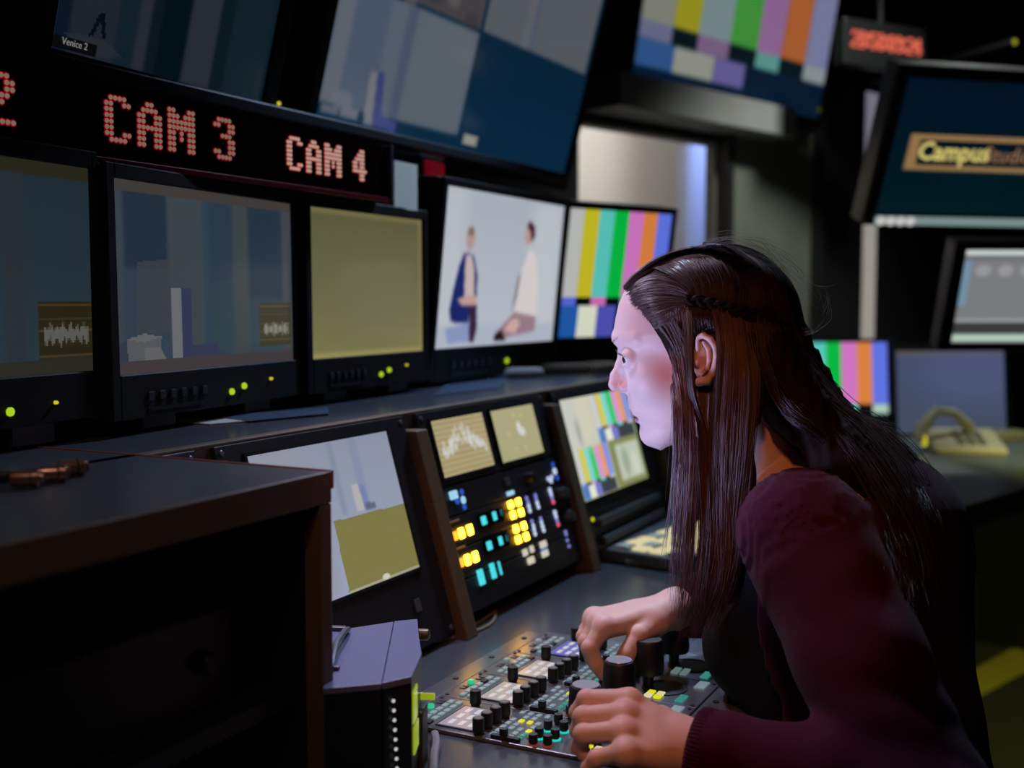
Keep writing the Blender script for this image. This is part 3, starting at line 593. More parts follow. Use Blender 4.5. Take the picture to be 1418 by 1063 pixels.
# right: multiview monitor and keyboard tray
r5 = rack('rack_monitor', 'slanted LCD in the desk in front of her chin, colour bars and four small pictures', 1.753, 2.159, .082, .294, 'monitor')
q = ((1.776, .098), (2.085, .275)); p = Pic(190, 110, (150, 156, 120)); p.rect(0, 0, .5, .5, (176, 178, 168)); p.ell(.2, .3, .1, .16, (120, 124, 130), .5, .6); p.ell(.3, .25, .1, .25, (196, 190, 160), .6, .6)
def mini(x0, y0, x1, y1):
    b = bars(80, 60, 1.0); b.a = b.a * .75 + 50; p.blit(b, x0, y0, x1, y1)
mini(.42, 0, .98, .50); mini(0.02, .5, .50, .99); p.rect(0, 0, .42, .5, (178, 180, 170), .9, .05); p.ell(.16, .33, .03, .13, (110, 112, 124), .6, .7); p.ell(.28, .2, .12, .3, (190, 184, 160), .6, .8)
p.rect(.52, .5, 1, 1, (118, 122, 80)); p.rect(.60, .56, .97, .94, (170, 178, 160), 1, .03); p.ell(.72, .75, .05, .15, (120, 132, 116), .6, .7); p.ell(.86, .8, .05, .12, (196, 198, 180), .6, .7); p.blur(2); rpic(r5, p.gain(1.1), q)
rled(r5, RK.hit(820, 719), .0036, glow('led_yellow2', (205, 215, 20), 1))
r6 = rack('keyboard_tray', 'dark pull-out tray with two grey bars below the multi-picture LCD', 1.753, 2.159, .004, .081, 'tray')
for s in (.058, .026): B().box(1.80, 2.10, -.012, -.0002, s - .007, s + .007).build('handle_bar', mat('dull_grey', (70, 74, 76), .5, metal=.3), r6, bevel=.003)
for nm, a0, a1, lab in (('blank_panel', 2.19, 2.42, 'plain black blanking panel in the desk rack behind her'), ('blank_panel', .50, .90, 'plain black blanking panel at the left end of the desk rack')):
    rack(nm, lab, a0, a1, .0, .294)
# label bit on the left lcd frame, desk clutter
B().box(-.006, .006, -.002, 0, -.008, .008).build('label_tag', greym, r1).location = (RK.hit(577, 838)[0], -.0005, RK.hit(577, 838)[1])

# ================================================================ CONTROL PANELS on the worktop
PZ = .7552; pm = mat('panel_face', (92, 100, 104), .3, metal=.3, noise=.15, nscale=200, coat=.6)
keyl = mat('key_pale', (120, 130, 134), .35, emit=.3, ecol=(150, 185, 185)); keyt = glow('key_teal', (60, 150, 140), .7); keyy = glow('key_yellow', (210, 205, 30), 1.1); keyw = glow('key_cream', (215, 205, 160), 1.0); teal = glow('ring_teal', (30, 190, 180), 1.2); redr = glow('ring_red', (120, 50, 40), .8)
scrm = glow('touch_screen', (170, 160, 156), 1.0, 'FRONT'); scrb = glow('touch_screen_blue', (112, 112, 200), .8, 'FRONT')
labm = mat('legend_dark', (14, 14, 16), .6)
def pknob(root, a, d, r, h, m=knobm, ring=None, name='knob', cap=None):
    B().lathe([(r * .8, 0), (r * .8, .002), (r, .0025), (r, h * .85), (r * .93, h)], c=(a, d, .004), axis='z', n=18).build(name, m, root, smooth=True)
    if ring: B().lathe([(r * 1.25, 0), (r * 1.25, .0012)], c=(a, d, .004), axis='z', n=18).build('light_ring', ring, root)
    if cap: B().lathe([(r * .78, 0), (r * .7, .0006)], c=(a, d, .004 + h), axis='z', n=18).build('knob_cap', cap, root)
def module(i, label):
    o = Frame(AD(1.0 + .09 * i, .378, PZ), TH); root = empty('camera_control_panel', o.M, label, 'control panel', 'four camera control panels set in the desk')
    b = B().box(.0006, .0894, 0, .267, 0, .004); b.build('face_plate', pm, root, bevel=.0008)
    # touch screen
    B().box(.009, .072, .178, .226, .0041, .0052).build('screen_bezel', labm, root)
    s = B().box(.0115, .0695, .181, .2235, .0053, .0057).build('touch_screen', scrb if i == 3 else (glow('touch_screen_lilac', (158, 146, 164), 1.0, 'FRONT') if i == 0 else scrm), root)
    t = B()
    for x in range(3):
        for y in range(3): t.box(.017 + x * .018, .029 + x * .018, .187 + y * .012, .192 + y * .012, .0058, .0062)
    t.build('screen_key', glow('screen_key', (205, 200, 205) if i < 3 else (140, 140, 215), 1), root)['kind'] = 'stuff'
    for a, d in ((.080, .217), (.062, .172), (.044, .173), (.026, .174), (.008, .174)): pknob(root, a, d, .0062, .017, cap=None if (a, d) == (.080, .217) else mat('cap_grey', (112, 114, 112), .35))
    # rear key field
    for x in range(6):
        for y in range(2):
            on = (x * 7 + y * 3 + i * 5) % 9
            B().box(.008 + x * .0125, .017 + x * .0125, .232 + y * .010, .238 + y * .010, .004, .0062).build('key', keyl if on else mat('key_dark', (20, 22, 24), .4), root, bevel=.0005)
    B().lathe([(.0042, 0), (.0042, .003), (.003, .004)], c=(.052, .257, .004), axis='z', n=14).build('signal_key', glow('key_green', (40, 190, 130), 1) if i in (0, 1) else keyl, root)
    L = B()
    for x0, y0 in ((.066, .252), (.030, .253)): L.box(x0, x0 + .010, y0, y0 + .0022, .0041, .0046).box(x0, x0 + .002, y0, y0 + .007, .0041, .0046).box(x0 + .008, x0 + .010, y0, y0 + .007, .0041, .0046)
    L.build('legend', labm, root)['kind'] = 'stuff'
    # mid key field
    for x in range(7):
        for y in range(4):
            kx, ky = .010 + x * .0112, .128 + y * .0098
            if (x + 2 * y + i) % 6 == 5: continue
            yy = (i == 0 and (x, y) in ((4, 1), (4, 2), (2, 0))) or (i == 1 and (x, y) in ((5, 1),))
            B().box(kx, kx + .0075, ky, ky + .0052, .004, .0058).build('key', keyy if yy else (keyt if y == 0 and x < 3 else keyl), root, bevel=.0005)
    B().box(.003, .009, .126, .158, .004, .0085).build('slider_slot', labm, root, bevel=.001)
    B().box(.0032, .0088, .140, .148, .0086, .016).build('slider_cap', knobm, root, bevel=.001)
    # legend ring
    r_ = B()
    for k in range(11):
        a0 = R(30 + 30 * k); r_.box(-.0008, .0008, .0035, .0052, .0041, .0046, M=Matrix.Translation((.022, .1335 - .013, 0)) @ Matrix.Rotation(a0, 4, 'Z'))
    r_.build('legend', labm, root)['kind'] = 'stuff'
    # small illuminated knobs
    for a, d, rg in ((-.004 + .012, .112, redr), (.020 + .006, .114, teal), (.043 + .006, .115, teal), (.000 + .012, .098, redr), (.020 + .010, .098, teal), (.043 + .010, .099, teal), (.060 + .010, .113, None), (.063 + .014, .098, None)):
        pknob(root, a, d, .0047, .011, ring=rg)
    # front: dark recessed cup with joystick
    B().lathe([(.026, 0), (.026, .0012), (.0235, .0014), (.0225, .0002)], c=(.047, .052, .004), axis='z', n=40).build('recess_ring', labm, root, smooth=True)
    j = B().lathe([(.006, 0), (.0065, .012), (.0175, .0155), (.0185, .020), (.0168, .052), (.015, .0545), (.003, .0552)], c=(.047, .072, .004), axis='z', n=36).build('joystick', knobm, root, smooth=True)
    if i < 2: B().lathe([(.0140, 0), (.0136, .0006)], c=(.047, .072, .0594), axis='z', n=30).build('joystick_cap', mat('cap_pale', (150, 154, 162), .3, metal=.3), root)
    # four lit keys and a display at the front corner
    for x in range(2):
        for y in range(2): B().box(.008 + x * .011, .017 + x * .011, .044 + y * .011, .052 + y * .011, .004, .007).build('key', (keyy if i in (0, 2) else keyl) if (x + y) % 2 == 0 else (keyw if i in (0, 2) else keyl), root, bevel=.0008)
    for k in range(3): B().box(.008 + k * .008, .014 + k * .008, .018, .027, .004, .0062).build('key', keyt, root, bevel=.0005)
    B().box(.060, .084, .010, .022, .0041, .006).build('display', keyl, root)
    for a, d in ((.006, .262), (.084, .262), (.006, .005), (.084, .005)): B().lathe([(.0022, 0), (.0022, .001)], c=(a, d, .004), axis='z', n=10).build('screw', labm, root)
    return root
for i, lab in enumerate(('nearest control panel at the lower edge, under her left hand', 'second control panel from the front, its joystick top just above her left hand', 'third control panel, touched by the fingertips of her right hand', 'farthest control panel, bluish touch screen behind her right hand')): module(i, lab)
fr = empty('panel_rail', CON.M, 'grey metal rail with black screws around the control panels', 'rail')
B().box(.998, 1.372, .318, .3765, .7552, .7585).build('front_rail', pm, fr, bevel=.001)
B().box(1.3615, 1.372, .3768, .646, .7552, .7585).box(.998, 1.3612, .6462, .672, .7552, .7585).build('rear_rail', pm, fr, bevel=.001)
for a in (1.03, 1.12, 1.21, 1.30):
    B().lathe([(.0035, 0), (.0035, .0012)], c=(a, .3845 - .02, .7585), axis='z', n=12).build('screw', labm, fr); B().lathe([(.0035, 0), (.0035, .0012)], c=(a + .03, .660, .7585), axis='z', n=12).build('screw', labm, fr)

# ================================================================ THINGS ON AND AROUND THE DESK
# wooden side cabinet at the left
K = np.array([-.160, 1.010, 0]); CB = Frame((K[0], K[1], 0), TH)     # corner at the origin, x along -u is negative
cab = empty('side_cabinet', CB.M, 'dark open rack cabinet with wood edges in the left foreground', 'cabinet')
B().box(-1.0, -.0, .004, .62, 1.036, 1.0495).build('top_board', lamin, cab, bevel=.0008)
B().box(-1.0, .0, -.001, .0035, 1.022, 1.0495).build('front_edge', wood, cab, bevel=.0008)
B().box(.0002, .004, -.001, .62, 1.034, 1.0505).build('side_edge', mat('red_lit_brown_edge', (128, 66, 54), .35, noise=.2), cab, bevel=.0008)  # brown edge, with the sign's red reflection put into its colour
B().box(-.016, .0, -.001, .018, .0, 1.0215).build('corner_post', wood, cab, bevel=.0015)
B().box(-.014, -.002, .0185, .60, 0, 1.0355).build('side_panel', blackp, cab); B().box(-1.0, -.985, .0, .6, 0, 1.0215).build('side_panel', blackp, cab); B().box(-.985, -.016, .58, .6, 0, 1.035).build('back_panel', blackp, cab)
for z in (.30, .62, .84): B().box(-.985, -.017, .03, .575, z, z + .015).build('inner_shelf', blackp, cab)
for k, (z0, z1, lb) in enumerate(((.6352, .70, 'black rack device on the middle shelf inside the side cabinet'), (.8552, .94, 'black rack device on the top shelf inside the side cabinet'))):
    dv = empty('rack_device', CB.M, lb, 'device')
    B().box(-.55, -.06, .06, .45, z0, z1).build('housing', blackp, dv, bevel=.003); B().lathe([(.010, 0), (.010, -.008), (.008, -.011)], c=(-.10, .06, (z0 + z1) / 2), axis='y', n=18).build('knob', mat('knob_grey2', (30, 32, 34), .5), dv, smooth=True)
    B().box(-.5, -.3, .057, .06, z0 + .02, z1 - .02).build('display', rackm, dv)
# coax connectors lying on the cabinet
bnc = mat('nickel_pinkish', (150, 120, 112), .3, metal=.8)
for k, (px_, py_, ang, lab) in enumerate(((35, 662, 15, 'leftmost metal plug of the short cables on the cabinet'), (72, 655, 25, 'middle metal plug lying on the cabinet top'), (98, 647, 35, 'right-hand metal plug lying on the cabinet top'))):
    P = onz(px_, py_, 1.0575); F_ = Frame(P, R(ang)); c = empty('cable_plug', F_.M, lab, 'connector', 'metal cable plugs on the cabinet')
    B().lathe([(.0045, -.012), (.0068, -.010), (.0072, -.004), (.0072, .004), (.0058, .005)], axis='x', n=18).build('plug_shell', bnc, c, smooth=True)
    B().lathe([(.0076, .0052), (.0076, .010), (.0055, .011), (.0050, .014), (.002, .014)], axis='x', n=18).build('locking_ring', bnc, c, smooth=True)
    B().tube([(-.012, 0, 0), (-.03, .004, -.002), (-.055, .01, -.0035), (-.09, .03, -.0035)], .0034, 10).build('cable', blackp, c, smooth=True)
# portable device with blue-grey lid at the desk's left
DV = Frame(onz(465, 950, .862), R(-6)); dz = .862 - .755
def dl(x, y): P = onz(x, y, .862) - DV.o; return float(P @ DV.u), float(P @ DV.w)
pts = [dl(447, 953), dl(532, 946), dl(570, 937), dl(584, 905), dl(580, 880), dl(578, 857), dl(545, 861), dl(447, 875)]
lid = mat('blue_grey_lid', (92, 100, 138), .42, noise=.12, nscale=200, bump=.1, bscale=1500)
dev = empty('field_recorder', DV.M, 'boxy black device with a blue-grey lid standing at the lower left of the desk', 'device')
seamx = [dl(546, 860), dl(529, 946)]
Lp = [pts[0], (seamx[1][0] - .0006, seamx[1][1]), (seamx[0][0] - .0006, seamx[0][1]), pts[7]]; Rp = [seamx[1], pts[2], pts[3], pts[4], pts[5], seamx[0]]
B().prismz(Lp, -.006, 0).build('lid', lid, dev, bevel=.001); B().prismz(Rp, -.006, .0005).build('end_cap', lid, dev, bevel=.001)
sh = lambda P, k: [(x + (sum(q_[0] for q_ in P) / len(P) - x) * k, y + (sum(q_[1] for q_ in P) / len(P) - y) * k) for x, y in P]
B().prismz(sh(Lp, .02), -dz, -.0062).build('body', blackp, dev); B().prismz(sh(Rp, .03), -dz, -.0062).build('end_body', blackp, dev)
e0, e1 = np.array(pts[2]), np.array(pts[3])
for k, (t0, t1, z0, z1) in enumerate(((.05, .4, -.045, -.015), (.1, .5, -.075, -.05))):
    a = e0 + (e1 - e0) * t0; b_ = e0 + (e1 - e0) * t1; nn = np.array([(e1 - e0)[1], -(e1 - e0)[0]]); nn = nn / np.linalg.norm(nn) * .0015
    B().prismz([tuple(a), tuple(a + nn), tuple(b_ + nn), tuple(b_)], z0, z1).build('status_strip', glow('lime_strip', (150, 170, 30), .8), dev)
for k in range(15):
    a = np.array(Rp[0]) * .62 + np.array(Rp[1]) * .38 + np.array([.0004 * k, -.0003]); B().lathe([(.0016, 0), (.0016, -.0015)], c=(a[0], a[1] + .0006, -.018 - k * .0088), axis='y', n=8).build('indicator_light', glow('led_white2', (190, 190, 186), 1), dev)
B().lathe([(.0055, 0), (.0062, .002), (.0062, .014), (.003, .016)], c=(pts[5][0] - .001, pts[5][1] - .008, -.014), axis='x', n=14).build('knob', mat('olive_metal', (92, 92, 72), .4, metal=.5), dev, smooth=True)
B().lathe([(.0035, 0), (.0035, .014)], c=(pts[3][0] - .001, pts[3][1] - .004, -.040), axis='x', n=12).build('plug', glow('lime_plug', (150, 165, 20), .8), dev)
B().box(pts[3][0] - .004, pts[3][0] + .004, pts[3][1] - .02, pts[3][1] + .01, -.11, -.05).build('side_connector', mat('olive_dark', (50, 60, 44), .5), dev, bevel=.002)
hx = dl(463, 872); hb = B(); hb.box(hx[0] - .01, hx[0] + .012, hx[1] - .004, hx[1] + .004, .0, .004)
hb.build('handle_mount', greym, dev, bevel=.001)
hp = [dl(482, 875), dl(478, 885), dl(466, 905), dl(458, 930)]
B().tube([(hp[0][0], hp[0][1], .003), (hp[1][0], hp[1][1], .009), (hp[2][0], hp[2][1], .011), (hp[3][0], hp[3][1], .004)], .003, 8).build('handle', greym, dev, smooth=True)
hq = dl(463, 927); B().box(hq[0] - .005, hq[0] + .005, hq[1] - .003, hq[1] + .003, .0, .004).build('handle_mount', greym, dev, bevel=.001)
# grey loop of cable at its foot and the cable loops by the rack
def cabl(name, label, pts, r, m, z=None, cat='cable'):
    P = [onz(x, y, (z or .755 + r)) for x, y in pts]; Q = []
    for i in range(len(P) - 1):
        p0, p1, p2, p3 = P[max(i - 1, 0)], P[i], P[i + 1], P[min(i + 2, len(P) - 1)]
        for k in range(8):
            t = k / 8; Q.append(.5 * ((2 * p1) + (-p0 + p2) * t + (2 * p0 - 5 * p1 + 4 * p2 - p3) * t * t + (-p0 + 3 * p1 - 3 * p2 + p3) * t ** 3))
    Q.append(P[-1]); o = B().tube([tuple(q_) for q_ in Q], r, 8).build(name, m, smooth=True); return tag(o, label, cat)
cabl('cable', 'grey looped cable on the desk below the middle rack', [(606, 884), (632, 876), (662, 862), (680, 850), (686, 845), (684, 858), (672, 868), (650, 876), (618, 884), (600, 888)], .0022, mat('cable_grey', (110, 104, 86), .5))
cabl('cable', 'thick mottled grey cable end beside the portable device at the bottom edge', [(602, 1016), (604, 1030), (601, 1048), (600, 1075)], .0045, mat('cable_mottled', (120, 124, 128), .7, noise=.6, nscale=400), z=.76)
# papers on the shelf
pap = mat('paper', (190, 192, 190), .7); papb = mat('glossy_sheet', (120, 140, 170), .15, coat=.6)
def sheet(name, label, quad, m, z, cat='paper', t=.0012):
    P = [onz(x, y, z) for x, y in quad]; o = B().prismz([(q_[0], q_[1]) for q_ in P], z, z + t).build(name, m); return tag(o, label, cat)
sheet('document', 'thin white document lying on the shelf edge below the second monitor', [(225, 583), (300, 578), (350, 583), (290, 588)], pap, 1.0497)
sheet('document', 'glossy folder on the shelf below the khaki monitor', [(300, 577), (455, 564), (455, 573), (345, 583)], papb, 1.0512)
sheet('document', 'blue sheet for the screen reflection on the shelf in front of the interview monitor', [(600, 548), (690, 538), (705, 522), (620, 530)], papb, 1.0497)  # its blue stands in for screens reflected in the shelf
pb = B()
tag(B().box(-.055, .055, -.02, .02, 0, .018).build('paper_roll', pap, bevel=.008), 'white paper roll on the shelf right behind her nose', 'paper'); o = COL.objects['paper_roll']; o.location = AD(2.02, 1.02, 1.0497); o.rotation_euler = (0, 0, R(20))
o2 = dup(o, AD(2.20, 1.0, 1.0497), 'pale paper roll on the shelf left of her eye')
# device with lit keys behind her hair
kb = Frame(onz(985, 800, .757), TH - R(10)); kd = empty('shading_keypad', kb.M, 'low slanted keypad with pale lit keys behind her hanging hair', 'keypad')
B().box(-.0, .30, .05, .27, .0, .022).build('housing', mat('keypad_grey', (80, 86, 92), .4), kd, bevel=.004)
for x in range(8):
    for y in range(4): B().box(.012 + x * .035, .04 + x * .035, .062 + y * .034, .088 + y * .034, .0222, .027).build('key', keyw if (x + y) % 3 else mat('key_white', (190, 196, 180), .4), kd, bevel=.001)
for x in (.02, .035): B().lathe([(.005, 0), (.005, .004)], c=(x + .015, .245, .0225), axis='z', n=12).build('indicator_light', keyy, kd)
lp = Frame(AD(1.80, .60, .7555), TH + R(8)); td = empty('notebook', lp.M, 'closed dark notebook on the desk under the keyboard tray', 'notebook')
B().box(0, .16, 0, .10, 0, .004).build('cover', mat('teal_dark', (30, 48, 54), .3), td, bevel=.001); B().box(.002, .158, .002, .098, .0042, .010).build('pages', mat('pages', (120, 124, 120), .8), td)

# ================================================================ RIGHT DESK AND FAR CORNER
q0 = np.array([.62, 2.12]); RD = Frame((q0[0], q0[1], 0), R(45)); rd = empty('side_desk', RD.M, 'grey desk with olive edge behind her on the right', 'desk')
B().prismz([(.30, .003), (2.1, .003), (2.1, 1.05), (.23, 1.05)], .717, .755).build('worktop', mat('side_laminate', (104, 112, 112), .4, noise=.12, nscale=120), rd, bevel=.003)
B().box(.30, 2.1, -.004, .0026, .715, .7555).build('worktop_edge', mat('olive_edge', (120, 118, 74), .5, noise=.15), rd, bevel=.001)
B().box(.36, 2.05, 1.0, 1.03, .5, .717).build('back_panel', blackp, rd)
for a in (.33, 2.05): B().box(a, a + .03, .1, .998, 0, .717).build('leg_panel', blackp, rd)
# telephone
P = onz(1330, 624, .7565); ph = Frame(P, R(-8)); tel = empty('telephone', ph.M, 'white desk telephone with its handset on the right desk', 'telephone'); tw = mat('phone_white', (186, 178, 150), .5)
B().add([(x, y, z) for x in (-.09, .11) for y, z in ((-.09, 0), (-.09, .018), (.09, 0), (.09, .06))], [(0, 1, 3, 2), (4, 6, 7, 5), (0, 4, 5, 1), (2, 3, 7, 6), (0, 2, 6, 4), (1, 5, 7, 3)]).build('base', tw, tel, bevel=.006)
B().tube([(-.125, -.05, .03), (-.12, -.04, .07), (-.075, -.01, .118), (-.02, .02, .112), (.03, .045, .07), (.035, .05, .05)], [.019, .021, .014, .013, .019, .018], 14).build('handset', tw, tel, smooth=True)
for x in range(3):
    for y in range(4): B().box(-.02 + x * .03, .0 + x * .03, -.06 + y * .028, -.042 + y * .028, .0245 + (y * .028) * .23, .036 + y * .0066).build('key', mat('phone_key', (110, 112, 108), .5), tel, bevel=.002)
B().lathe([(.007, 0), (.007, .03)], c=(-.115, -.06, .02), n=12).build('lamp_button', led_y, tel)
P = onz(1385, 606, .7575); ps = Frame(P, R(10)); ob = empty('paper_stack', ps.M, 'flat beige paper stack behind the telephone', 'paper')
B().box(-.16, .10, -.08, .1, 0, .012).build('sheets', mat('beige_paper', (150, 140, 100), .8), ob, bevel=.002); B().box(-.15, .09, -.07, .09, .0125, .02).build('top_sheet', mat('beige_paper', (150, 140, 100), .8), ob, bevel=.002)
# yellow light on the floor, laid as coloured sheets, and under-desk bits
yt = mat('yellow_light_patch', (130, 124, 44), .6, noise=.15)  # yellow light put into the colour of flat floor sheets
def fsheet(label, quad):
    P = [onz(x, y, 0.002) for x, y in quad]; o = B().prismz([(q_[0], q_[1]) for q_ in P], .0005, .003).build('floor_light_patch', yt); return tag(o, label, 'light patch', 'yellow light patches on the floor')
fsheet('wide patch of yellow-green light on the floor at the lower right', [(1325, 980), (1325, 940), (1403, 897), (1500, 915), (1500, 925), (1418, 930)])
fsheet('thin line of yellow light on the floor above the wide patch', [(1352, 862), (1460, 905), (1460, 911), (1352, 868)])
pdst = Frame(atY(1386, 835, 4.1), R(40)); pdm = empty('storage_box', pdst.M, 'dark box under the right desk with a small diamond of yellow light in its colour', 'box')
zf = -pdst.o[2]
B().box(-.3, .3, .003, .35, zf + .002, .12).build('box_body', blackp, pdm, bevel=.004); B().prism([(-.045, .085), (.018, .0), (.012, -.09), (-.045, -.03)], -.001, .0025).build('label', mat('yellow_lit_diamond', (150, 148, 60), .6), pdm)  # yellow of the diamond stands in for a lit patch

# ================================================================ THE PERSON
def nets(Fv, org, h):
    """naive surface nets: zero level of Fv (negative inside) -> vertices, quads"""
    s = Fv < 0; nx, ny, nz = Fv.shape
    c = np.zeros((nx - 1, ny - 1, nz - 1), np.int8)
    for i in (0, 1):
        for j in (0, 1):
            for k in (0, 1): c += s[i:nx - 1 + i, j:ny - 1 + j, k:nz - 1 + k]
    act = (c > 0) & (c < 8); idx = -np.ones(act.shape, np.int64); I = np.argwhere(act); idx[act] = np.arange(len(I))
    acc = np.zeros((len(I), 3)); cnt = np.zeros(len(I))
    cr = [(i, j, k) for i in (0, 1) for j in (0, 1) for k in (0, 1)]
    for a in cr:
        for ax in range(3):
            if a[ax]: continue
            b = list(a); b[ax] = 1
            fa = Fv[I[:, 0] + a[0], I[:, 1] + a[1], I[:, 2] + a[2]]; fb = Fv[I[:, 0] + b[0], I[:, 1] + b[1], I[:, 2] + b[2]]
            m = (fa < 0) != (fb < 0); t = np.where(m, fa / np.where(m, fa - fb, 1), 0); p = np.tile(np.array(a, float), (len(I), 1)); p[:, ax] += t
            acc[m] += p[m]; cnt[m] += 1
    V = (I + acc / cnt[:, None]) * h + np.array(org); Q = []
    for ax in range(3):
        o1, o2 = [a for a in range(3) if a != ax]
        sl = [slice(1, -1)] * 3; sl[ax] = slice(0, -1); sh_ = [slice(1, -1)] * 3; sh_[ax] = slice(1, None)
        A, Bb_ = s[tuple(sl)], s[tuple(sh_)]; E = np.argwhere(A != Bb_); inn = A[A != Bb_]
        E = E + 1; E[:, ax] -= 1
        def g(d1, d2): e = E.copy(); e[:, o1] += d1; e[:, o2] += d2; return idx[e[:, 0], e[:, 1], e[:, 2]]
        q = np.stack([g(-1, -1), g(0, -1), g(0, 0), g(-1, 0)], -1); fl = inn if ax != 1 else ~inn
        q[~fl] = q[~fl][:, ::-1]; Q.append(q)
    return V, np.concatenate(Q)
def smin(a, b, k):
    h = np.clip(.5 + .5 * (b - a) / k, 0, 1); return b * (1 - h) + a * h - k * h * (1 - h)
def smax(a, b, k): return -smin(-a, -b, k)
class Field:
    def __init__(s, lo, hi, h):
        s.lo, s.h = np.array(lo, float), h; n = np.ceil((np.array(hi) - s.lo) / h).astype(int) + 1
        s.X, s.Y, s.Z = np.meshgrid(*[np.arange(n[i], dtype=np.float32) * h + s.lo[i] for i in range(3)], indexing='ij'); s.F = np.full(s.X.shape, 9e3, np.float32) * h; s.n = n
    def sub(s, lo, hi):
        a = np.clip(np.floor((np.array(lo) - s.lo) / s.h).astype(int), 0, s.n); b = np.clip(np.ceil((np.array(hi) - s.lo) / s.h).astype(int) + 1, 0, s.n); return tuple(slice(x, y) for x, y in zip(a, b))
    def app(s, lo, hi, pad, fn, k, cut=False):
        q = s.sub(np.array(lo) - pad, np.array(hi) + pad)
        if any(x.stop <= x.start for x in q): return s
        d = fn(s.X[q], s.Y[q], s.Z[q]).astype(np.float32); s.F[q] = smax(s.F[q], -d, k) if cut else smin(s.F[q], d, k); return s
    def cap(s, p, q, r0, r1, k, cut=False):
        p, q = np.array(p, float), np.array(q, float); ba = q - p; l2 = max(ba @ ba, 1e-12)
        def fn(X, Y, Z):
            t = np.clip(((X - p[0]) * ba[0] + (Y - p[1]) * ba[1] + (Z - p[2]) * ba[2]) / l2, 0, 1)
            return np.sqrt((X - p[0] - t * ba[0]) ** 2 + (Y - p[1] - t * ba[1]) ** 2 + (Z - p[2] - t * ba[2]) ** 2) - (r0 + (r1 - r0) * t)
        r = max(r0, r1) + 3 * k; return s.app(np.minimum(p, q) - r, np.maximum(p, q) + r, 2 * s.h, fn, k, cut)
    def chain(s, pts, rs, k):
        for i in range(len(pts) - 1): s.cap(pts[i], pts[i + 1], rs[i], rs[i + 1], k)
        return s
    def ell(s, c, r, k, ax=None, cut=False):
        c, r = np.array(c, float), np.array(r, float); A = np.eye(3) if ax is None else np.array(ax, float)
        def fn(X, Y, Z):
            d = [(X - c[0]) * A[i][0] + (Y - c[1]) * A[i][1] + (Z - c[2]) * A[i][2] for i in range(3)]
            a = np.sqrt(sum((d[i] / r[i]) ** 2 for i in range(3))); b = np.sqrt(sum((d[i] / r[i] ** 2) ** 2 for i in range(3))) + 1e-9; return a * (a - 1) / b
        m = r.max() + 3 * k; return s.app(c - m, c + m, 2 * s.h, fn, k, cut)
    def mesh(s): return nets(s.F, s.lo, s.h)
def npmesh(name, V, Q, mats, parent=None, smooth=True, col=None):
    me = bpy.data.meshes.new(name); me.vertices.add(len(V)); me.vertices.foreach_set('co', np.asarray(V, np.float32).ravel())
    me.loops.add(Q.size); me.loops.foreach_set('vertex_index', Q.ravel().astype(np.int32)); me.polygons.add(len(Q)); me.polygons.foreach_set('loop_start', np.arange(0, Q.size, Q.shape[1], dtype=np.int32))
    me.update(calc_edges=True); me.validate()
    if smooth: me.polygons.foreach_set('use_smooth', np.ones(len(me.polygons), bool))
    if col is not None:
        ca = me.color_attributes.new('tint', 'FLOAT_COLOR', 'POINT'); ca.data.foreach_set('color', np.concatenate([col, np.ones((len(col), 1))], 1).astype(np.float32).ravel())
    me.materials.append(mats); o = bpy.data.objects.new(name, me); COL.objects.link(o)
    if parent is not None: o.parent = parent
    return o

PHI = R(4); HK = 1.30 / 1600; H0 = atY(985, 480, 1.30)
fh, shh = np.array([-math.cos(PHI), math.sin(PHI), 0]), np.array([-math.sin(PHI), -math.cos(PHI), 0]); zh = np.array([0, 0, 1.0])
def HW(P): P = np.atleast_2d(P); return H0 + HK * (P[:, :1] * fh + P[:, 1:2] * shh + P[:, 2:] * zh)
def hp_(px, py, s=0):
    r = ray(px, py); t = (s * HK + (H0 - CAM) @ shh) / (r @ shh); P = CAM + t * r - H0; return np.array([P @ fh / HK, s, P[2] / HK])
def hf(px, s=0, py=500): return float(hp_(px, py, s)[0])
def hz(py): return float(hp_(900, py, 0)[2])
def projv(X, Y, Z):
    """pixel of every point given in head units, far side mirrored onto the near side"""
    P = [H0[i] + HK * (X * fh[i] + np.abs(Y) * shh[i] + Z * zh[i]) - CAM[i] for i in range(3)]; z = P[1] * FW[1] + P[2] * FW[2]
    return CX + FPX * P[0] / z, CY - FPX * (P[1] * UP[1] + P[2] * UP[2]) / z

# ---- head with neck (local units of 0.81 mm)
LY = np.array([338, 345, 348, 352, 358, 370, 385, 400, 420, 440, 463, 472, 481, 490, 500, 520, 545, 556, 566, 575, 583, 590, 600, 608, 614, 618, 624])
FR = np.array([985, 985, 972, 955, 935, 905, 882, 866, 857, 852.5, 848.8, 850.5, 855, 858, 862, 866, 869, 869.5, 871, 877, 884, 888.5, 889, 892, 898, 906, 915])
BKY = np.array([338, 345, 350, 358, 370, 400, 430, 460, 490, 520, 550, 580, 600, 610, 618, 624]); BK = np.array([985, 990, 1010, 1035, 1058, 1082, 1091, 1091, 1084, 1066, 1040, 1000, 965, 945, 922, 916])
WD = np.array([2, 22, 38, 54, 68, 84, 90, 91, 87, 83, 74, 62, 47, 37, 22, 3]); CT = np.array([985, 988, 995, 1000, 1003, 1003, 1000, 996, 990, 975, 955, 940, 925, 918, 913, 915])
def sm(x, y):
    g = np.linspace(330, 632, 605); v = np.interp(g, x, y); kk = np.exp(-np.linspace(-2, 2, 11) ** 2); kk /= kk.sum(); return g, np.convolve(np.pad(v, 5, 'edge'), kk, 'valid')
_fz = np.array([hp_(x, y) for x, y in zip(FR, LY)]); _bz = np.array([hp_(x, y) for x, y in zip(BK, BKY)]); _cz = np.array([hp_(x, y) for x, y in zip(CT, BKY)])
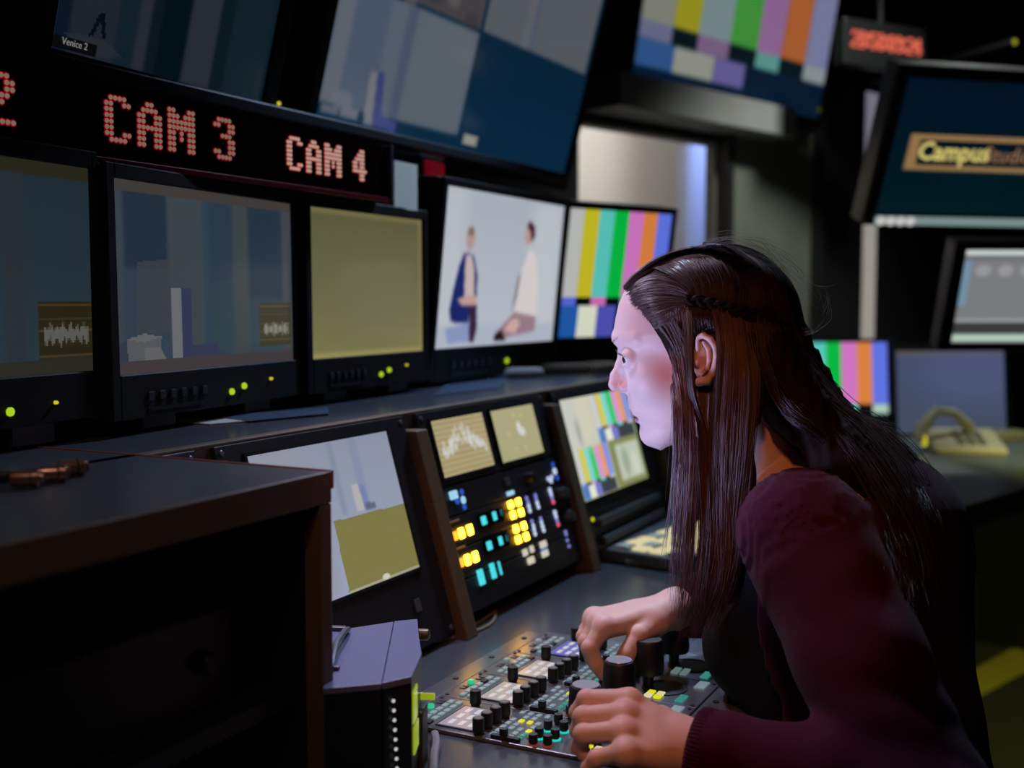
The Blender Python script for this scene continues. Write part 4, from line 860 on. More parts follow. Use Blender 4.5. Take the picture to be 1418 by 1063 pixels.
def smz(z, v):
    o = np.argsort(z); g = np.linspace(-155, 148, 607); q = np.interp(g, z[o], v[o]); kk = np.exp(-np.linspace(-2, 2, 11) ** 2); kk /= kk.sum(); return g, np.convolve(np.pad(q, 5, 'edge'), kk, 'valid')
_tf, _tb, _tc, _tw = smz(_fz[:, 2], _fz[:, 0]), smz(_bz[:, 2], _bz[:, 0]), smz(_cz[:, 2], _cz[:, 0]), smz(_bz[:, 2], WD)
ZLO, ZHI = _fz[-1, 2] + 2, _fz[0, 2] - 5
def loft(X, Y, Z, grow=0):
    fr, bk, c, w = [np.interp(Z, *t) for t in (_tf, _tb, _tc, _tw)]
    af = np.maximum(fr - c, 2); ab = np.maximum(c - bk, 2); df = X - c; a = np.where(df > 0, af, ab); p = np.where(df > 0, np.interp(Z, [-140, -110, -80, -20, 20, 60], [1.9, 1.8, 1.8, 2.05, 2.15, 2.2]), 2.1)
    rho = ((np.abs(df) / a) ** p + (np.abs(Y) / w) ** p) ** (1 / p); d = (rho - 1) * np.minimum(a, w) * .9
    return np.maximum(d, np.maximum(ZLO - Z, Z - ZHI)) - grow
hd = Field((-150, -112, -215), (160, 112, 150), 1.25)
hd.F = loft(hd.X, hd.Y, hd.Z).astype(np.float32)
nk0, nk1 = hp_(1004, 535), hp_(1062, 690)
hd.cap(nk0, nk1, 57, 64, 14)
for s in (-1, 1):
    m_ = np.array([1, s, 1])
    hd.cap(hp_(905, 598, 12) * m_, hp_(985, 566, 60) * m_, 13, 11, 14)       # jaw
    hd.ell(hp_(904, 526, 46) * m_, (24, 20, 22), 28)                          # cheek
    hd.cap(hp_(856.5, 468, 10) * m_, hp_(884, 470, 50) * m_, 6.5, 7, 10)           # brow
    hd.ell(hp_(860, 493, 35) * m_, (9, 14, 8.5), 8, cut=True)                 # eye socket
hd.ell(hp_(903, 602), (14, 20, 15), 10)
hd.chain([hp_(862, 488), hp_(859, 505), hp_(852.5, 520), hp_(850.0, 532.2)], [5.5, 6.2, 6.8, 7.8], 5)
hd.chain([hp_(866, 492), hp_(864, 510), hp_(861, 530)], [6, 8, 9], 5)
for s in (-1, 1): hd.cap(hp_(869, 506, 5) * [1, s, 1], hp_(868, 532, 7) * [1, s, 1], 5, 6.5, 5)
hd.cap(hp_(851.5, 536.5), hp_(871, 543), 4.2, 3.2, 4)
for s in (-1, 1):
    m_ = np.array([1, s, 1]); hd.ell(hp_(866, 536, 10.5) * m_, (8.5, 5.2, 6.4), 3.5); hd.ell(hp_(858.5, 545.2, 8) * m_, (6, 3.4, 3.2), 1.2, cut=True)
hd.ell(hp_(879.5, 571.5), (6, 17, 5), 3); hd.ell(hp_(885, 581), (6.4, 15, 5), 3); hd.ell(hp_(875.5, 576.3), (6, 18, .9), 1.2, cut=True)
EY = [hp_(875, 496, 36) * np.array([1, s, 1]) for s in (1, -1)]
for s, e in zip((1, -1), EY):                        # eyelids: a shell over the eyeball with a slit
    def lid(X, Y, Z, e=e):
        d = np.sqrt((X - e[0]) ** 2 + (Y - e[1]) ** 2 + (Z - e[2]) ** 2); shell = np.abs(d - 14.6) - 1.5; az = np.degrees(np.arctan2(Z - e[2] + 1.0, X - e[0])); aw = np.clip(np.abs(Y - e[1]) / 15, 0, 1); half = 27 * (1 - aw ** 4)
        slit = 1.2 * (half - np.abs(az + 3)) / 4; return np.maximum(np.maximum(shell, slit), -(X - e[0] + 5))
    hd.app(np.array(e) - 20, np.array(e) + 20, 2, lid, 4.0)
# ears
for s in (1, -1):
    def ep(px, py, sd): return hp_(px, py, sd) * np.array([1, s, 1])
    hd.ell(ep(974, 497, 86), (14, 5, 30), 3)
    hd.chain([ep(966, 484, 90), ep(965.5, 467, 93), ep(974, 464, 98), ep(984, 470, 102), ep(990.5, 480, 104), ep(992, 492, 104), ep(990, 506, 102), ep(985.5, 518, 99), ep(979, 527, 96), ep(970, 528, 93)], [3, 3.4, 3.8, 4, 4, 4, 4, 4.4, 5.4, 6], 2)
    hd.chain([ep(974, 474, 94), ep(981, 484, 97), ep(982, 498, 97), ep(979, 510, 95), ep(971, 518, 92)], [2.4, 3, 3, 3, 2.6], 2); hd.ell(ep(965.5, 503, 93), (3.5, 3.5, 6), 2)
    hd.ell(ep(973, 500, 94.5), (5, 3.5, 9), 2, cut=True); hd.ell(ep(968.5, 529, 93), (6, 4, 5.5), 3)
Vh, Qh = hd.mesh()
# keep the head piece above the collar
# skin tint: redder nose, lips, finger joints; red light put into cheeks and ears
def tint_head(V):
    f, s, y = V[:, 0], V[:, 1], np.interp(V[:, 2], [hz(640), hz(330)], [640, 330]); t = np.zeros((len(V), 3)); base = np.array([.66, .50, .46]); t[:] = base
    def mixm(m, c): m = np.clip(m, 0, 1)[:, None]; t[:] = t * (1 - m) + np.array(c) * m
    g = lambda f0, s0, y0, rf, rs, ry: np.exp(-(((f - f0) / rf) ** 2 + ((np.abs(s) - s0) / rs) ** 2 + ((y - y0) / ry) ** 2))
    mixm(.85 * g(hf(924, 70), 70, 512, 24, 34, 26), (.60, .19, .15)); mixm(.45 * g(hf(885, 60), 60, 445, 22, 40, 26), (.64, .32, .28)); mixm(.85 * g(hf(858, 12), 10, 530, 12, 9, 10), (.66, .26, .22)); mixm(.5 * g(hf(978, 95), 98, 495, 30, 20, 40), (.72, .34, .22))
    lf_ = hf(896); lm = ((f > lf_) & (np.abs(y - 576) < 10) & (np.abs(s) < 20 - 1.2 * np.abs(y - 576))).astype(float); mixm(.85 * lm, (.30, .13, .22)); mixm(1.0 * ((np.abs(y - 576) < 1.6) & (f > lf_) & (np.abs(s) < 17)).astype(float), (.14, .04, .06))
    mixm(1.2 * g(hf(858, 9), 8, 543.5, 5, 4, 2.6), (.08, .03, .03)); return t
tin_h = tint_head(Vh); WH = HW(Vh)

# ---- body joints (world)
def J(px, py, Y): return atY(px, py, Y)
tf = np.array([-.90, .436, 0]); tf /= np.linalg.norm(tf); tl = np.array([-tf[1], tf[0], 0])   # tl: toward the camera side
tl = -tl if tl[1] > 0 else tl
SN = J(1112, 738, 1.13); SF = SN - tl * .335; MID = (SN + SF) / 2
EN = J(1290, 1130, .95); WN = J(942, 1029, 1.045); EF = np.array([.375, 1.50, .80]); WF = J(938, 842, 1.365)
NB = HW(nk1)[0]
chest = MID + tf * .0 + np.array([0, 0, -.10]); belly = J(1195, 1030, 1.24); pelvis = J(1235, 1290, 1.22)
AX = [tf, tl, [0, 0, 1]]
def torso(F_, g, k=.03, arms=True, hips=True):
    F_.cap(NB + np.array([0, 0, .03]), NB - np.array([0, 0, .02]) - tf * .02, .052 + g, .058 + g, k)
    F_.cap(SN + tl * -.03 + [0, 0, .0], SF - tl * -.03, .052 + g, .052 + g, k)
    for q_ in (SN, SF): F_.cap(NB + [0, 0, -.02], q_ + np.array([0, 0, .005]), .04 + g, .046 + g, k)
    F_.ell(chest - tf * .01, np.array([.115, .165, .15]) + g, k, AX); F_.ell(chest - tf * .055 + [0, 0, .05], np.array([.08, .15, .10]) + g, k, AX)
    F_.ell((chest + belly) / 2, np.array([.118, .145, .15]) + g, k, AX); F_.ell(belly, np.array([.115, .14, .13]) + g, k, AX)
    F_.ell((belly + pelvis) / 2, np.array([.115, .15, .15]) + g, k, AX); F_.ell(pelvis, np.array([.125, .175, .11]) + g, k, AX)
    for s in (.072, -.072): F_.ell(chest + tf * .072 + tl * s - [0, 0, .045], np.array([.052, .056, .062]) + g, .02, AX)
def arm(F_, S, E_, W_, g, r=(.056, .046, .043, .036, .026), k=.02, end=1.0):
    M1 = (S + E_) / 2; M2 = E_ * .6 + W_ * .4; W2 = E_ + (W_ - E_) * end
    F_.chain([S, M1, E_, M2, W2], [x + g for x in r[:4]] + [r[4] + g], k)
fingersN = dict(index=[J(872, 969, 1.065), J(813, 968, 1.078), J(800, 986, 1.085), J(806, 1001, 1.083)], middle=[J(866, 988, 1.045), J(808, 992, 1.058), J(801, 1011, 1.065), J(808, 1024, 1.063)],
    ring=[J(864, 1012, 1.025), J(808, 1016, 1.036), J(802, 1033, 1.044), J(810, 1045, 1.042)], little=[J(868, 1040, 1.005), J(826, 1050, 1.015), J(815, 1062, 1.02), J(820, 1073, 1.02)], thumb=[J(915, 1000, 1.085), J(878, 990, 1.105), J(850, 992, 1.115), J(835, 1000, 1.118)])
fingersF = dict(index=[J(836, 867, 1.30), J(817, 897, 1.288), J(826, 920, 1.284), J(836, 935, 1.284)], middle=[J(828, 861, 1.32), J(812, 889, 1.31), J(820, 912, 1.303), J(832, 925, 1.30)],
    ring=[J(823, 857, 1.338), J(809, 881, 1.332), J(816, 903, 1.325), J(827, 915, 1.32)], little=[J(822, 853, 1.355), J(811, 872, 1.352), J(815, 889, 1.347), J(823, 901, 1.342)], thumb=[J(908, 862, 1.33), J(884, 880, 1.305), J(868, 905, 1.292), J(853, 927, 1.286)])
def hand(F_, W_, fg, scale=1.0, up=np.array([0, 0, 1.])):
    rr = dict(index=(.0105, .0094, .0082, .0072), middle=(.0108, .0096, .0084, .0074), ring=(.0102, .009, .0079, .007), little=(.0094, .0079, .0069, .0062), thumb=(.0150, .0115, .0100, .0084))
    M = [fg[n_][0] for n_ in ('index', 'middle', 'ring', 'little')]
    for n_, m in zip(('index', 'middle', 'ring', 'little'), M):
        w0 = W_ + (m - M[1]) * .38; F_.cap(w0, m - up * .003, .0155, .0118, .012)
    pc_ = sum(M) / 4 * .5 + W_ * .5 - up * .006; F_.cap(pc_ + (M[0] - M[3]) * .22, pc_ - (M[0] - M[3]) * .22, .015, .015, .012)
    F_.cap(W_, fg['thumb'][0], .018, .0155, .012)
    for n_, P in fg.items():
        r = [x * scale for x in rr[n_]]
        for i in range(3): F_.cap(P[i], P[i + 1], r[i], r[i + 1], .0022 if i else .005)
        if n_ != 'thumb': F_.ell(P[0] - up * .001, (.0105, .0105, .0098), .008)
        F_.ell(P[1], np.full(3, r[1] * 1.06), .002)
def handfield(W_, E_, fg, h=.00115):
    pts = np.array([p for v in fg.values() for p in v] + [W_, W_ + (E_ - W_) * .28]); F_ = Field(pts.min(0) - .032, pts.max(0) + .032, h)
    hand(F_, W_, fg); F_.chain([W_ + (E_ - W_) * .0, W_ + (E_ - W_) * .45], [.0235, .027], .012); return F_
def tint_hand(V, fg):
    t = np.zeros((len(V), 3)); t[:] = (.64, .44, .36)
    for n_, P in fg.items():
        for i, a in ((0, .3), (1, .3), (2, .2), (3, .45)):
            m = a * np.exp(-((V - P[i]) ** 2).sum(1) / .010 ** 2)[:, None]; t = t * (1 - m) + np.array((.66, .22, .17)) * m
    return t
FN = handfield(WN, EN, fingersN); Vn, Qn = FN.mesh(); FF = handfield(WF, EF, fingersF); Vf, Qf = FF.mesh()
# torso, arms, legs under the clothes
bd = Field((-.02, .72, .30), (.64, 1.72, 1.10), .0065)
torso(bd, -.002); arm(bd, SN, EN, WN, -.006, end=.9); arm(bd, SF, EF, WF, -.006, end=.9)
Vb, Qb = bd.mesh()
person = empty('person', Matrix.Translation(Vector(pelvis * [1, 1, 0])), 'seated woman with long brown hair in a burgundy cardigan leaning over the control panels', 'person')
PO = np.array(person.location)
skin = mat('skin', (214, 170, 150), .56, sss=.12, bump=.12, bscale=1400); nt = skin.node_tree
vc = nt.nodes.new('ShaderNodeVertexColor'); vc.layer_name = 'tint'; nt.links.new(vc.outputs[0], nt.nodes['Principled BSDF'].inputs['Base Color'])
allV = np.concatenate([WH, Vn, Vf, Vb]) - PO; off = np.cumsum([0, len(WH), len(Vn), len(Vf)]); allQ = np.concatenate([Qh + off[0], Qn + off[1], Qf + off[2], Qb + off[3]])
allT = np.concatenate([tin_h, tint_hand(Vn, fingersN), tint_hand(Vf, fingersF), np.tile([.66, .45, .37], (len(Vb), 1))])
body = npmesh('body', allV, allQ, skin, person, col=allT)
# eyes
def sphere(c, r, n=20):
    b = B(); prof = [(r * math.sin(math.pi * i / n), -r * math.cos(math.pi * i / n)) for i in range(1, n)]; return b.lathe(prof, c=tuple(c), n=24)
for s, e in zip((1, -1), EY):
    ew = HW(np.array(e))[0] - PO; gaze = fh * .93 + np.array([0, 0, -.30]) + shh * .30; gaze /= np.linalg.norm(gaze); r = 13.2 * HK
    o = sphere(ew, r).build('eye', mat('eye_white', (214, 208, 208), .15, coat=.8), person, smooth=True)
    q_ = Vector(gaze).to_track_quat('Z', 'Y').to_matrix().to_4x4(); q_.translation = Vector(ew)
    b = B().lathe([(r * .46, r * .892), (r * .40, r * .935), (r * .2, r * 1.0), (.0001, r * 1.01)], n=24); b.v = [tuple(q_ @ Vector(p)) for p in b.v]; b.build('iris', mat('iris', (40, 26, 20), .1, coat=1), o, smooth=True)
# nails
nm = mat('finger_nail', (206, 150, 140), .25)
for fg in (fingersN, fingersF):
    for n_, P in fg.items():
        d = P[3] - P[2]; d /= np.linalg.norm(d); u_ = P[2] - P[1]; u_ = u_ - d * (u_ @ d); u_ = u_ / (np.linalg.norm(u_) + 1e-9)
        if n_ == 'thumb': u_ = np.cross(d, [0, 1, 0]); u_ /= np.linalg.norm(u_); u_ = -u_ if u_[0] > 0 else u_
        sd = np.cross(d, u_); c = P[3] + u_ * .0056 - d * .001; b = B(); vs = []
        for i in range(5):
            for j in range(5):
                x = (i / 4 - .5) * 2; y = (j / 4 - .5) * 2; w_ = .0046 * math.sqrt(max(0, 1 - (max(y, 0) * .75) ** 2)); vs.append(c + sd * x * w_ + d * y * .005 + u_ * (.0016 - .0022 * x * x - .0008 * y * y) - PO)
        b.add(vs, [(i * 5 + j, i * 5 + j + 1, i * 5 + j + 6, i * 5 + j + 5) for i in range(4) for j in range(4)]).build('nail', nm, person, smooth=True)

# ---- clothes
def smooth_noise(P, sc, seed=0):
    r = np.random.default_rng(seed); o = np.zeros(P.shape[0])
    for _ in range(5):
        kx = r.normal(size=3) * sc; o += np.sin(P @ kx + r.random() * 6.28)
    return o / 5
tb = Field((-.02, .95, .62), (.64, 1.55, 1.08), .0055); torso(tb, .003)
tb.F = np.maximum(tb.F, tb.Z - (NB[2] - .035) - .25 * ((tb.X - NB[0]) * -tf[0] + (tb.Y - NB[1]) * -tf[1]))
Vt, Qt = tb.mesh(); topm = mat('black_top', (7, 7, 10), .75, spec=.25, bump=.5, bscale=700)
npmesh('top', Vt - PO, Qt, topm, person)
cg = Field((-.03, .70, .36), (.68, 1.72, 1.12), .0048); torso(cg, .012)
ac = Field((-.03, .70, .36), (.68, 1.72, 1.12), .0048)
arm(ac, SN, EN, WN, .010, r=(.056, .048, .045, .036, .026), end=.955); arm(ac, SF, EF, WF, .010, r=(.054, .046, .042, .036, .026), end=.90)
cg.F = smin(cg.F, ac.F, .012)
u_f = (cg.X - MID[0]) * tf[0] + (cg.Y - MID[1]) * tf[1]; u_l = (cg.X - MID[0]) * tl[0] + (cg.Y - MID[1]) * tl[1]
openf = np.maximum(np.abs(u_l) - (.150 + .10 * (MID[2] - .06 - cg.Z).clip(-.1, .25)), -(u_f - .02)); cg.F = np.where(ac.F < .012, cg.F, smax(cg.F, -openf, .008))
nb2 = cg.Z - (NB[2] + .0) - .75 * (-u_f - .02)
cg.F = np.maximum(cg.F, np.where(ac.F < .0, -1, nb2))
wd = (WN - EN) / np.linalg.norm(WN - EN); cutp = EN + (WN - EN) * .935; nearm = (cg.X - cutp[0]) ** 2 + (cg.Y - cutp[1]) ** 2 + (cg.Z - cutp[2]) ** 2 < .10 ** 2
dcut = (cg.X - cutp[0]) * wd[0] + (cg.Y - cutp[1]) * wd[1] + (cg.Z - cutp[2]) * wd[2]; cg.F = np.where(nearm, np.maximum(cg.F, dcut), cg.F)
# hollow sleeve end and folds
wr = np.zeros_like(cg.F)
sh0 = SN; ax_ = (EN - SN) / np.linalg.norm(EN - SN)
ta = (cg.X - sh0[0]) * ax_[0] + (cg.Y - sh0[1]) * ax_[1] + (cg.Z - sh0[2]) * ax_[2]
fo = np.sin(ta * 95 + 5 * np.sin(cg.X * 21 + cg.Z * 17)) * .5 + np.sin(ta * 60 + cg.Y * 50 + 3 * np.sin(cg.Z * 23)) * .5
wr += .0018 * fo * np.exp(-((ta - .24) / .10) ** 2)
wr += .0007 * np.sin(cg.X * 60 - cg.Z * 48 + 2.5 * np.sin(cg.Y * 27)) + .0006 * np.sin(cg.Z * 85 + cg.X * 30 + 3 * np.sin(cg.X * 19))
fa = (cg.X - EN[0]) * wd[0] + (cg.Y - EN[1]) * wd[1] + (cg.Z - EN[2]) * wd[2]; L_ = np.linalg.norm(WN - EN); nearf = ac.F < .03
wr += np.where(nearf & (fa > L_ * .80) & (dcut > -.06), .0022 * np.exp(-((dcut + .045) / .007) ** 2) - .0012 * np.exp(-((dcut + .030) / .01) ** 2), 0)
cg.F = cg.F + wr.astype(np.float32)
Vc, Qc = cg.mesh()
cardm = mat('burgundy_knit', (60, 14, 40), .9, noise=.18, nscale=500, spec=.1, sheen=.06, bump=.6, bscale=1100)
npmesh('cardigan', Vc - PO, Qc, cardm, person)
# ribbed cuff of the near sleeve, button band
cu = B(); nseg = 64; cc = [EN + (WN - EN) * t for t in (.872, .90, .93, .945)]
e1_ = np.cross(wd, [0, 0, 1]); e1_ /= np.linalg.norm(e1_); e2_ = np.cross(wd, e1_); vs = []
for r_, c in zip((.0382, .0385, .0375, .0335), cc):
    for i in range(nseg * 2): a = math.pi * i / nseg; rr_ = r_ + (.0007 if i % 2 else -.0004); vs.append(c + e1_ * math.cos(a) * rr_ + e2_ * math.sin(a) * rr_ - PO)
m2 = nseg * 2; cu.add(vs, [(j * m2 + i, j * m2 + (i + 1) % m2, (j + 1) * m2 + (i + 1) % m2, (j + 1) * m2 + i) for j in range(3) for i in range(m2)]); cu.build('cuff', cardm, person, smooth=True)
# trousers and shoes
tr = Field((-.22, .85, -.01), (.70, 1.75, .72), .011)
kneeN = pelvis + tf * .42 + tl * .10 + [0, 0, -.03]; kneeF = pelvis + tf * .42 - tl * .12 + [0, 0, -.03]; tr.ell(pelvis, (.14, .185, .11), .03, AX)
for kn, s in ((kneeN, 1), (kneeF, -1)):
    hp2 = pelvis + tl * .085 * s - [0, 0, .01]; ft = kn + tf * -.06; ft = np.array([ft[0], ft[1], .08]); tr.cap(hp2, kn, .085, .062, .03); tr.cap(kn, ft, .06, .042, .02)
    shoe = Field(ft - .2 + [0, 0, .11], ft + .2 - [0, 0, .15], .008); shoe.cap([ft[0], ft[1], .045], [*(ft + tf * .15)[:2], .035], .042, .034, .02); Vs, Qs = shoe.mesh(); Vs[:, 2] = np.maximum(Vs[:, 2], .002); npmesh('shoe', Vs - PO, Qs, blackp, person)
Vr, Qr = tr.mesh(); npmesh('trousers', Vr - PO, Qr, mat('dark_denim', (24, 28, 44), .8, noise=.2, nscale=200), person)
# pendant
pw = J(1006, 955, 1.245) - PO
B().tube([pw + [0, 0, .05], pw + [.001, 0, .02], pw + [0, 0, .0]], .0008, 6).tube([pw, pw + [.0005, 0, -.008], pw + [0, 0, -.016], pw + [0, 0, -.024]], [.001, .0042, .0045, .0008], 10).build('pendant', mat('bronze', (110, 80, 62), .35, metal=.7), person, smooth=True)

# ---- hair
hc = Field((-170, -118, -110), (160, 118, 160), 2.0); gx_, gy_ = projv(hc.X, hc.Y, hc.Z)
HY = [330, 390, 397, 405, 418, 432, 450, 470, 490, 510, 528, 538, 550, 600]; HX = [858, 862, 866, 872, 880, 889, 901, 914, 924, 930, 936, 965, 1002, 1012]
dist = gx_ - np.interp(gy_, HY, HX); th = np.clip(dist / 14, -.3, 1); th = th * (8.5 - 3 * np.clip((gy_ - 480) / 60, 0, 1)) - .5
eard = np.sqrt(((gx_ - 980) / 17.5) ** 2 + ((gy_ - 499) / 36) ** 2); th = np.where((eard < 1.25) & (np.abs(hc.Y) > 55), np.minimum(th, 9 * (eard - .98)), th)
hc.F = (loft(hc.X, hc.Y, hc.Z) - th).astype(np.float32); ce_ = hp_(991, 441); el_ = (np.sqrt(((hc.X - ce_[0]) / 117) ** 2 + (hc.Y / 92) ** 2 + ((hc.Z - ce_[2]) / 101) ** 2) - 1) * 95
hc.F = np.where((dist > 4) & (hc.Z > 10), smin(hc.F, (el_ + 40 * np.clip((16 - dist) / 14, 0, 1)).astype(np.float32), 8), hc.F)
hc.F = np.where(th < -.2, np.maximum(hc.F, 1.0), hc.F); hc.F = np.maximum(hc.F, (-hc.Z - 85))
Vcap, Qcap = hc.mesh(); Wcap = HW(Vcap)
hv = Field((.10, 1.02, .72), (.58, 1.48, 1.26), .0045)
def hch(L, k=.02): hv.chain([J(*q_[:3]) for q_ in L], [q_[3] for q_ in L], k)
hch([(1035, 420, 1.27, .040), (1045, 480, 1.27, .042), (1080, 540, 1.27, .040), (1130, 590, 1.28, .034), (1195, 640, 1.28, .036), (1250, 720, 1.27, .036), (1278, 800, 1.26, .034), (1285, 860, 1.26, .026)])
hch([(1060, 440, 1.33, .04), (1100, 540, 1.34, .04), (1170, 620, 1.36, .036), (1240, 700, 1.36, .036), (1270, 800, 1.35, .03)])
hch([(1070, 500, 1.23, .030), (1110, 570, 1.22, .026), (1170, 640, 1.20, .028), (1215, 730, 1.18, .028), (1240, 800, 1.18, .02)])
hch([(1020, 470, 1.225, .018), (1022, 560, 1.215, .019), (1018, 660, 1.215, .017), (1012, 760, 1.225, .014), (1002, 830, 1.235, .008)])
hv.F += (.0016 * np.sin(hv.X * 420 + 2 * np.sin(hv.Z * 30)) + .001 * np.sin(hv.X * 900 + hv.Y * 300)).astype(np.float32)
Vm, Qm = hv.mesh()
hairm = mat('hair_brown', (30, 18, 14), .7, noise=.35, nscale=900, spec=.08)
hairs_m = bpy.data.materials.new('hair_strand'); hairs_m.use_nodes = True; b_ = hairs_m.node_tree.nodes['Principled BSDF']; b_.inputs['Roughness'].default_value = .42; b_.inputs['Specular IOR Level'].default_value = .36; b_.inputs['Sheen Weight'].default_value = .15
va = hairs_m.node_tree.nodes.new('ShaderNodeVertexColor'); va.layer_name = 'tint'; hairs_m.node_tree.links.new(va.outputs[0], b_.inputs['Base Color'])
VV_ = np.concatenate([Wcap, Vm]) - PO; QQ_ = np.concatenate([Qcap, Qm + len(Wcap)]); hair = npmesh('hair', VV_, QQ_, hairm, person)
from mathutils.bvhtree import BVHTree
def tree(V, Q): return BVHTree.FromPolygons([tuple(v) for v in V], [tuple(int(i) for i in q) for q in Q])
bcap = tree(Wcap, Qcap); bcar = tree(Vc, Qc)
def cast(px, py, bv, off=.0012, Yd=1.27):
    d = Vector(ray(px, py)).normalized(); hit = bv.ray_cast(Vector(CAM), d)
    return np.array(hit[0]) - np.array(d) * off if hit[0] is not None else atY(px, py, Yd)
def resamp(P, n):
    P = np.array(P); Q = []
    for i in range(len(P) - 1):
        p0, p1, p2, p3 = P[max(i - 1, 0)], P[i], P[i + 1], P[min(i + 2, len(P) - 1)]
        for k in range(10): t = k / 10; Q.append(.5 * ((2 * p1) + (-p0 + p2) * t + (2 * p0 - 5 * p1 + 4 * p2 - p3) * t * t + (-p0 + 3 * p1 - 3 * p2 + p3) * t ** 3))
    Q.append(P[-1]); Q = np.array(Q); L = np.concatenate([[0], np.cumsum(np.linalg.norm(np.diff(Q, axis=0), axis=1))]); g = np.linspace(0, L[-1], n); return np.stack([np.interp(g, L, Q[:, i]) for i in range(3)], -1)
SV, SQ, ST = [], [], []; svn = 0
def strands(guides, n, pts=20, jit=.0015, rad=.00033, clump=0, col=(.050, .026, .020), flare=0, endcut=(.85, 1.0), startcut=0, wav=.0015, ck=.72):
    """hairs interpolated across a sheet of neighbouring guide curves"""
    global svn
    G = np.array([resamp(g, pts) for g in guides]); m = len(G) - 1; cl = np.sort(rng.random(max(clump, 1))) * m; cf = rng.random(max(clump, 1)); tt_ = np.linspace(0, 1, pts)[:, None]
    for _ in range(n):
        u = rng.random() * m
        def at_(u): i = min(int(u), m - 1); w = u - i; return G[i] * (1 - w) + G[i + 1] * w
        P = at_(u)
        if clump: c = cl[np.argmin(abs(cl - u))]; P = P * (1 - ck * tt_ ** 1.1) + at_(np.clip(c, 0, m)) * (ck * tt_ ** 1.1)
        j = rng.normal(size=3) * jit; j2 = rng.normal(size=3) * (jit * 1.2 + flare); ph = rng.random(3) * 6.28
        P = P + j * (1 - .3 * tt_) + j2 * tt_ ** 1.6 + wav * np.sin(tt_ * (5 + 4 * rng.random()) + ph) * tt_
        e = endcut[0] + (endcut[1] - endcut[0]) * rng.random(); s0 = startcut * rng.random(); g = np.linspace(s0 * (pts - 1), e * (pts - 1), pts); P = np.stack([np.interp(g, np.arange(pts), P[:, i]) for i in range(3)], -1)
        T = np.gradient(P, axis=0); T /= np.linalg.norm(T, axis=1)[:, None] + 1e-12; A = np.cross(T, [.31, .9, .2]); A /= np.linalg.norm(A, axis=1)[:, None] + 1e-12; Bn = np.cross(T, A)
        r = (rad * (.7 + .6 * rng.random()) * (1 - .75 * tt_ ** 3)); ring = np.stack([P + r * (A * math.cos(a) + Bn * math.sin(a)) for a in (0, 2.094, 4.189)], 1)
        SV.append(ring.reshape(-1, 3)); i = np.arange(pts - 1)[:, None] * 3; q = np.concatenate([np.stack([i[:, 0] + a, i[:, 0] + (a + 1) % 3, i[:, 0] + 3 + (a + 1) % 3, i[:, 0] + 3 + a], -1) for a in range(3)]) + svn
        SQ.append(q); svn += pts * 3; c_ = np.array(col) * (.6 + .9 * rng.random()) * ((.45 + 1.3 * cf[np.argmin(abs(cl - u))]) if clump else 1); ST.append(np.tile(c_, (pts * 3, 1)))
C_ = lambda L, off=.001: [cast(x, y_, bcap, off) for x, y_ in L]
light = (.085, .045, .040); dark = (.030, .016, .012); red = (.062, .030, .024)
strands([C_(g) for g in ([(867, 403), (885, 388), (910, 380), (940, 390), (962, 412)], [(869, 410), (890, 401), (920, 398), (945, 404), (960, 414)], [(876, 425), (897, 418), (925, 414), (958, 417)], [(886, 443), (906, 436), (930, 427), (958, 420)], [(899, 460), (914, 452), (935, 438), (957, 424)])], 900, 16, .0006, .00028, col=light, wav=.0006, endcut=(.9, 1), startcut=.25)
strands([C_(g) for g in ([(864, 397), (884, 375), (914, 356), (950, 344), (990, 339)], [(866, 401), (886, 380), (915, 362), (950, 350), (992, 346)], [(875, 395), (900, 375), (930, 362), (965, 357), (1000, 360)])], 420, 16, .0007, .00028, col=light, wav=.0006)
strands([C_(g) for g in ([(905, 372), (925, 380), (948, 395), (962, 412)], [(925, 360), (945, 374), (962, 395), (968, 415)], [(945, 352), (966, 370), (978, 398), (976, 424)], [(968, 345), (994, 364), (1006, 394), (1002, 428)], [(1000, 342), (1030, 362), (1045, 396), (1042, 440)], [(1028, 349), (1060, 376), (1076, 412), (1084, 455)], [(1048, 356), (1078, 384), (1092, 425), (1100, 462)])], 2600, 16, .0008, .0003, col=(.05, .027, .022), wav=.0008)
ol = lambda dy, Y: [atY(x, y_ + dy, Y) for x, y_ in ((975, 341), (1003, 338), (1040, 346), (1074, 371), (1097, 410), (1106, 456))]
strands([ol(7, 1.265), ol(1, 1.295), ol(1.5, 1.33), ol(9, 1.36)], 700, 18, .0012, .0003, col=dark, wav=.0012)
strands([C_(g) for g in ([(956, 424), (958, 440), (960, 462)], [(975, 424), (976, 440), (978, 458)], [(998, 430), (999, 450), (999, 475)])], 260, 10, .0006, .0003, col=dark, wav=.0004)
strands([C_(g) for g in ([(925, 361), (945, 368), (962, 388)], [(942, 350), (960, 362), (972, 385)], [(965, 342), (985, 352), (1000, 378)], [(990, 340), (1015, 352), (1032, 382)])], 700, 12, .0008, .0003, col=(.045, .024, .02), wav=.0006)
# behind the ear and back of the head, under the braid
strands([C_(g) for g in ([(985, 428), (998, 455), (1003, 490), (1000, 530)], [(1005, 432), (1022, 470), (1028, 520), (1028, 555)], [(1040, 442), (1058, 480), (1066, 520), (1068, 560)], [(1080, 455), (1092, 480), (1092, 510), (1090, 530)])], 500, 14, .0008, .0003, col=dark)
strands([C_(g) for g in ([(897, 457), (914, 478), (926, 503)], [(912, 450), (931, 478), (941, 506)], [(932, 437), (948, 470), (955, 506)])], 420, 12, .0007, .0003, col=light, wav=.0006, endcut=(.7, 1))
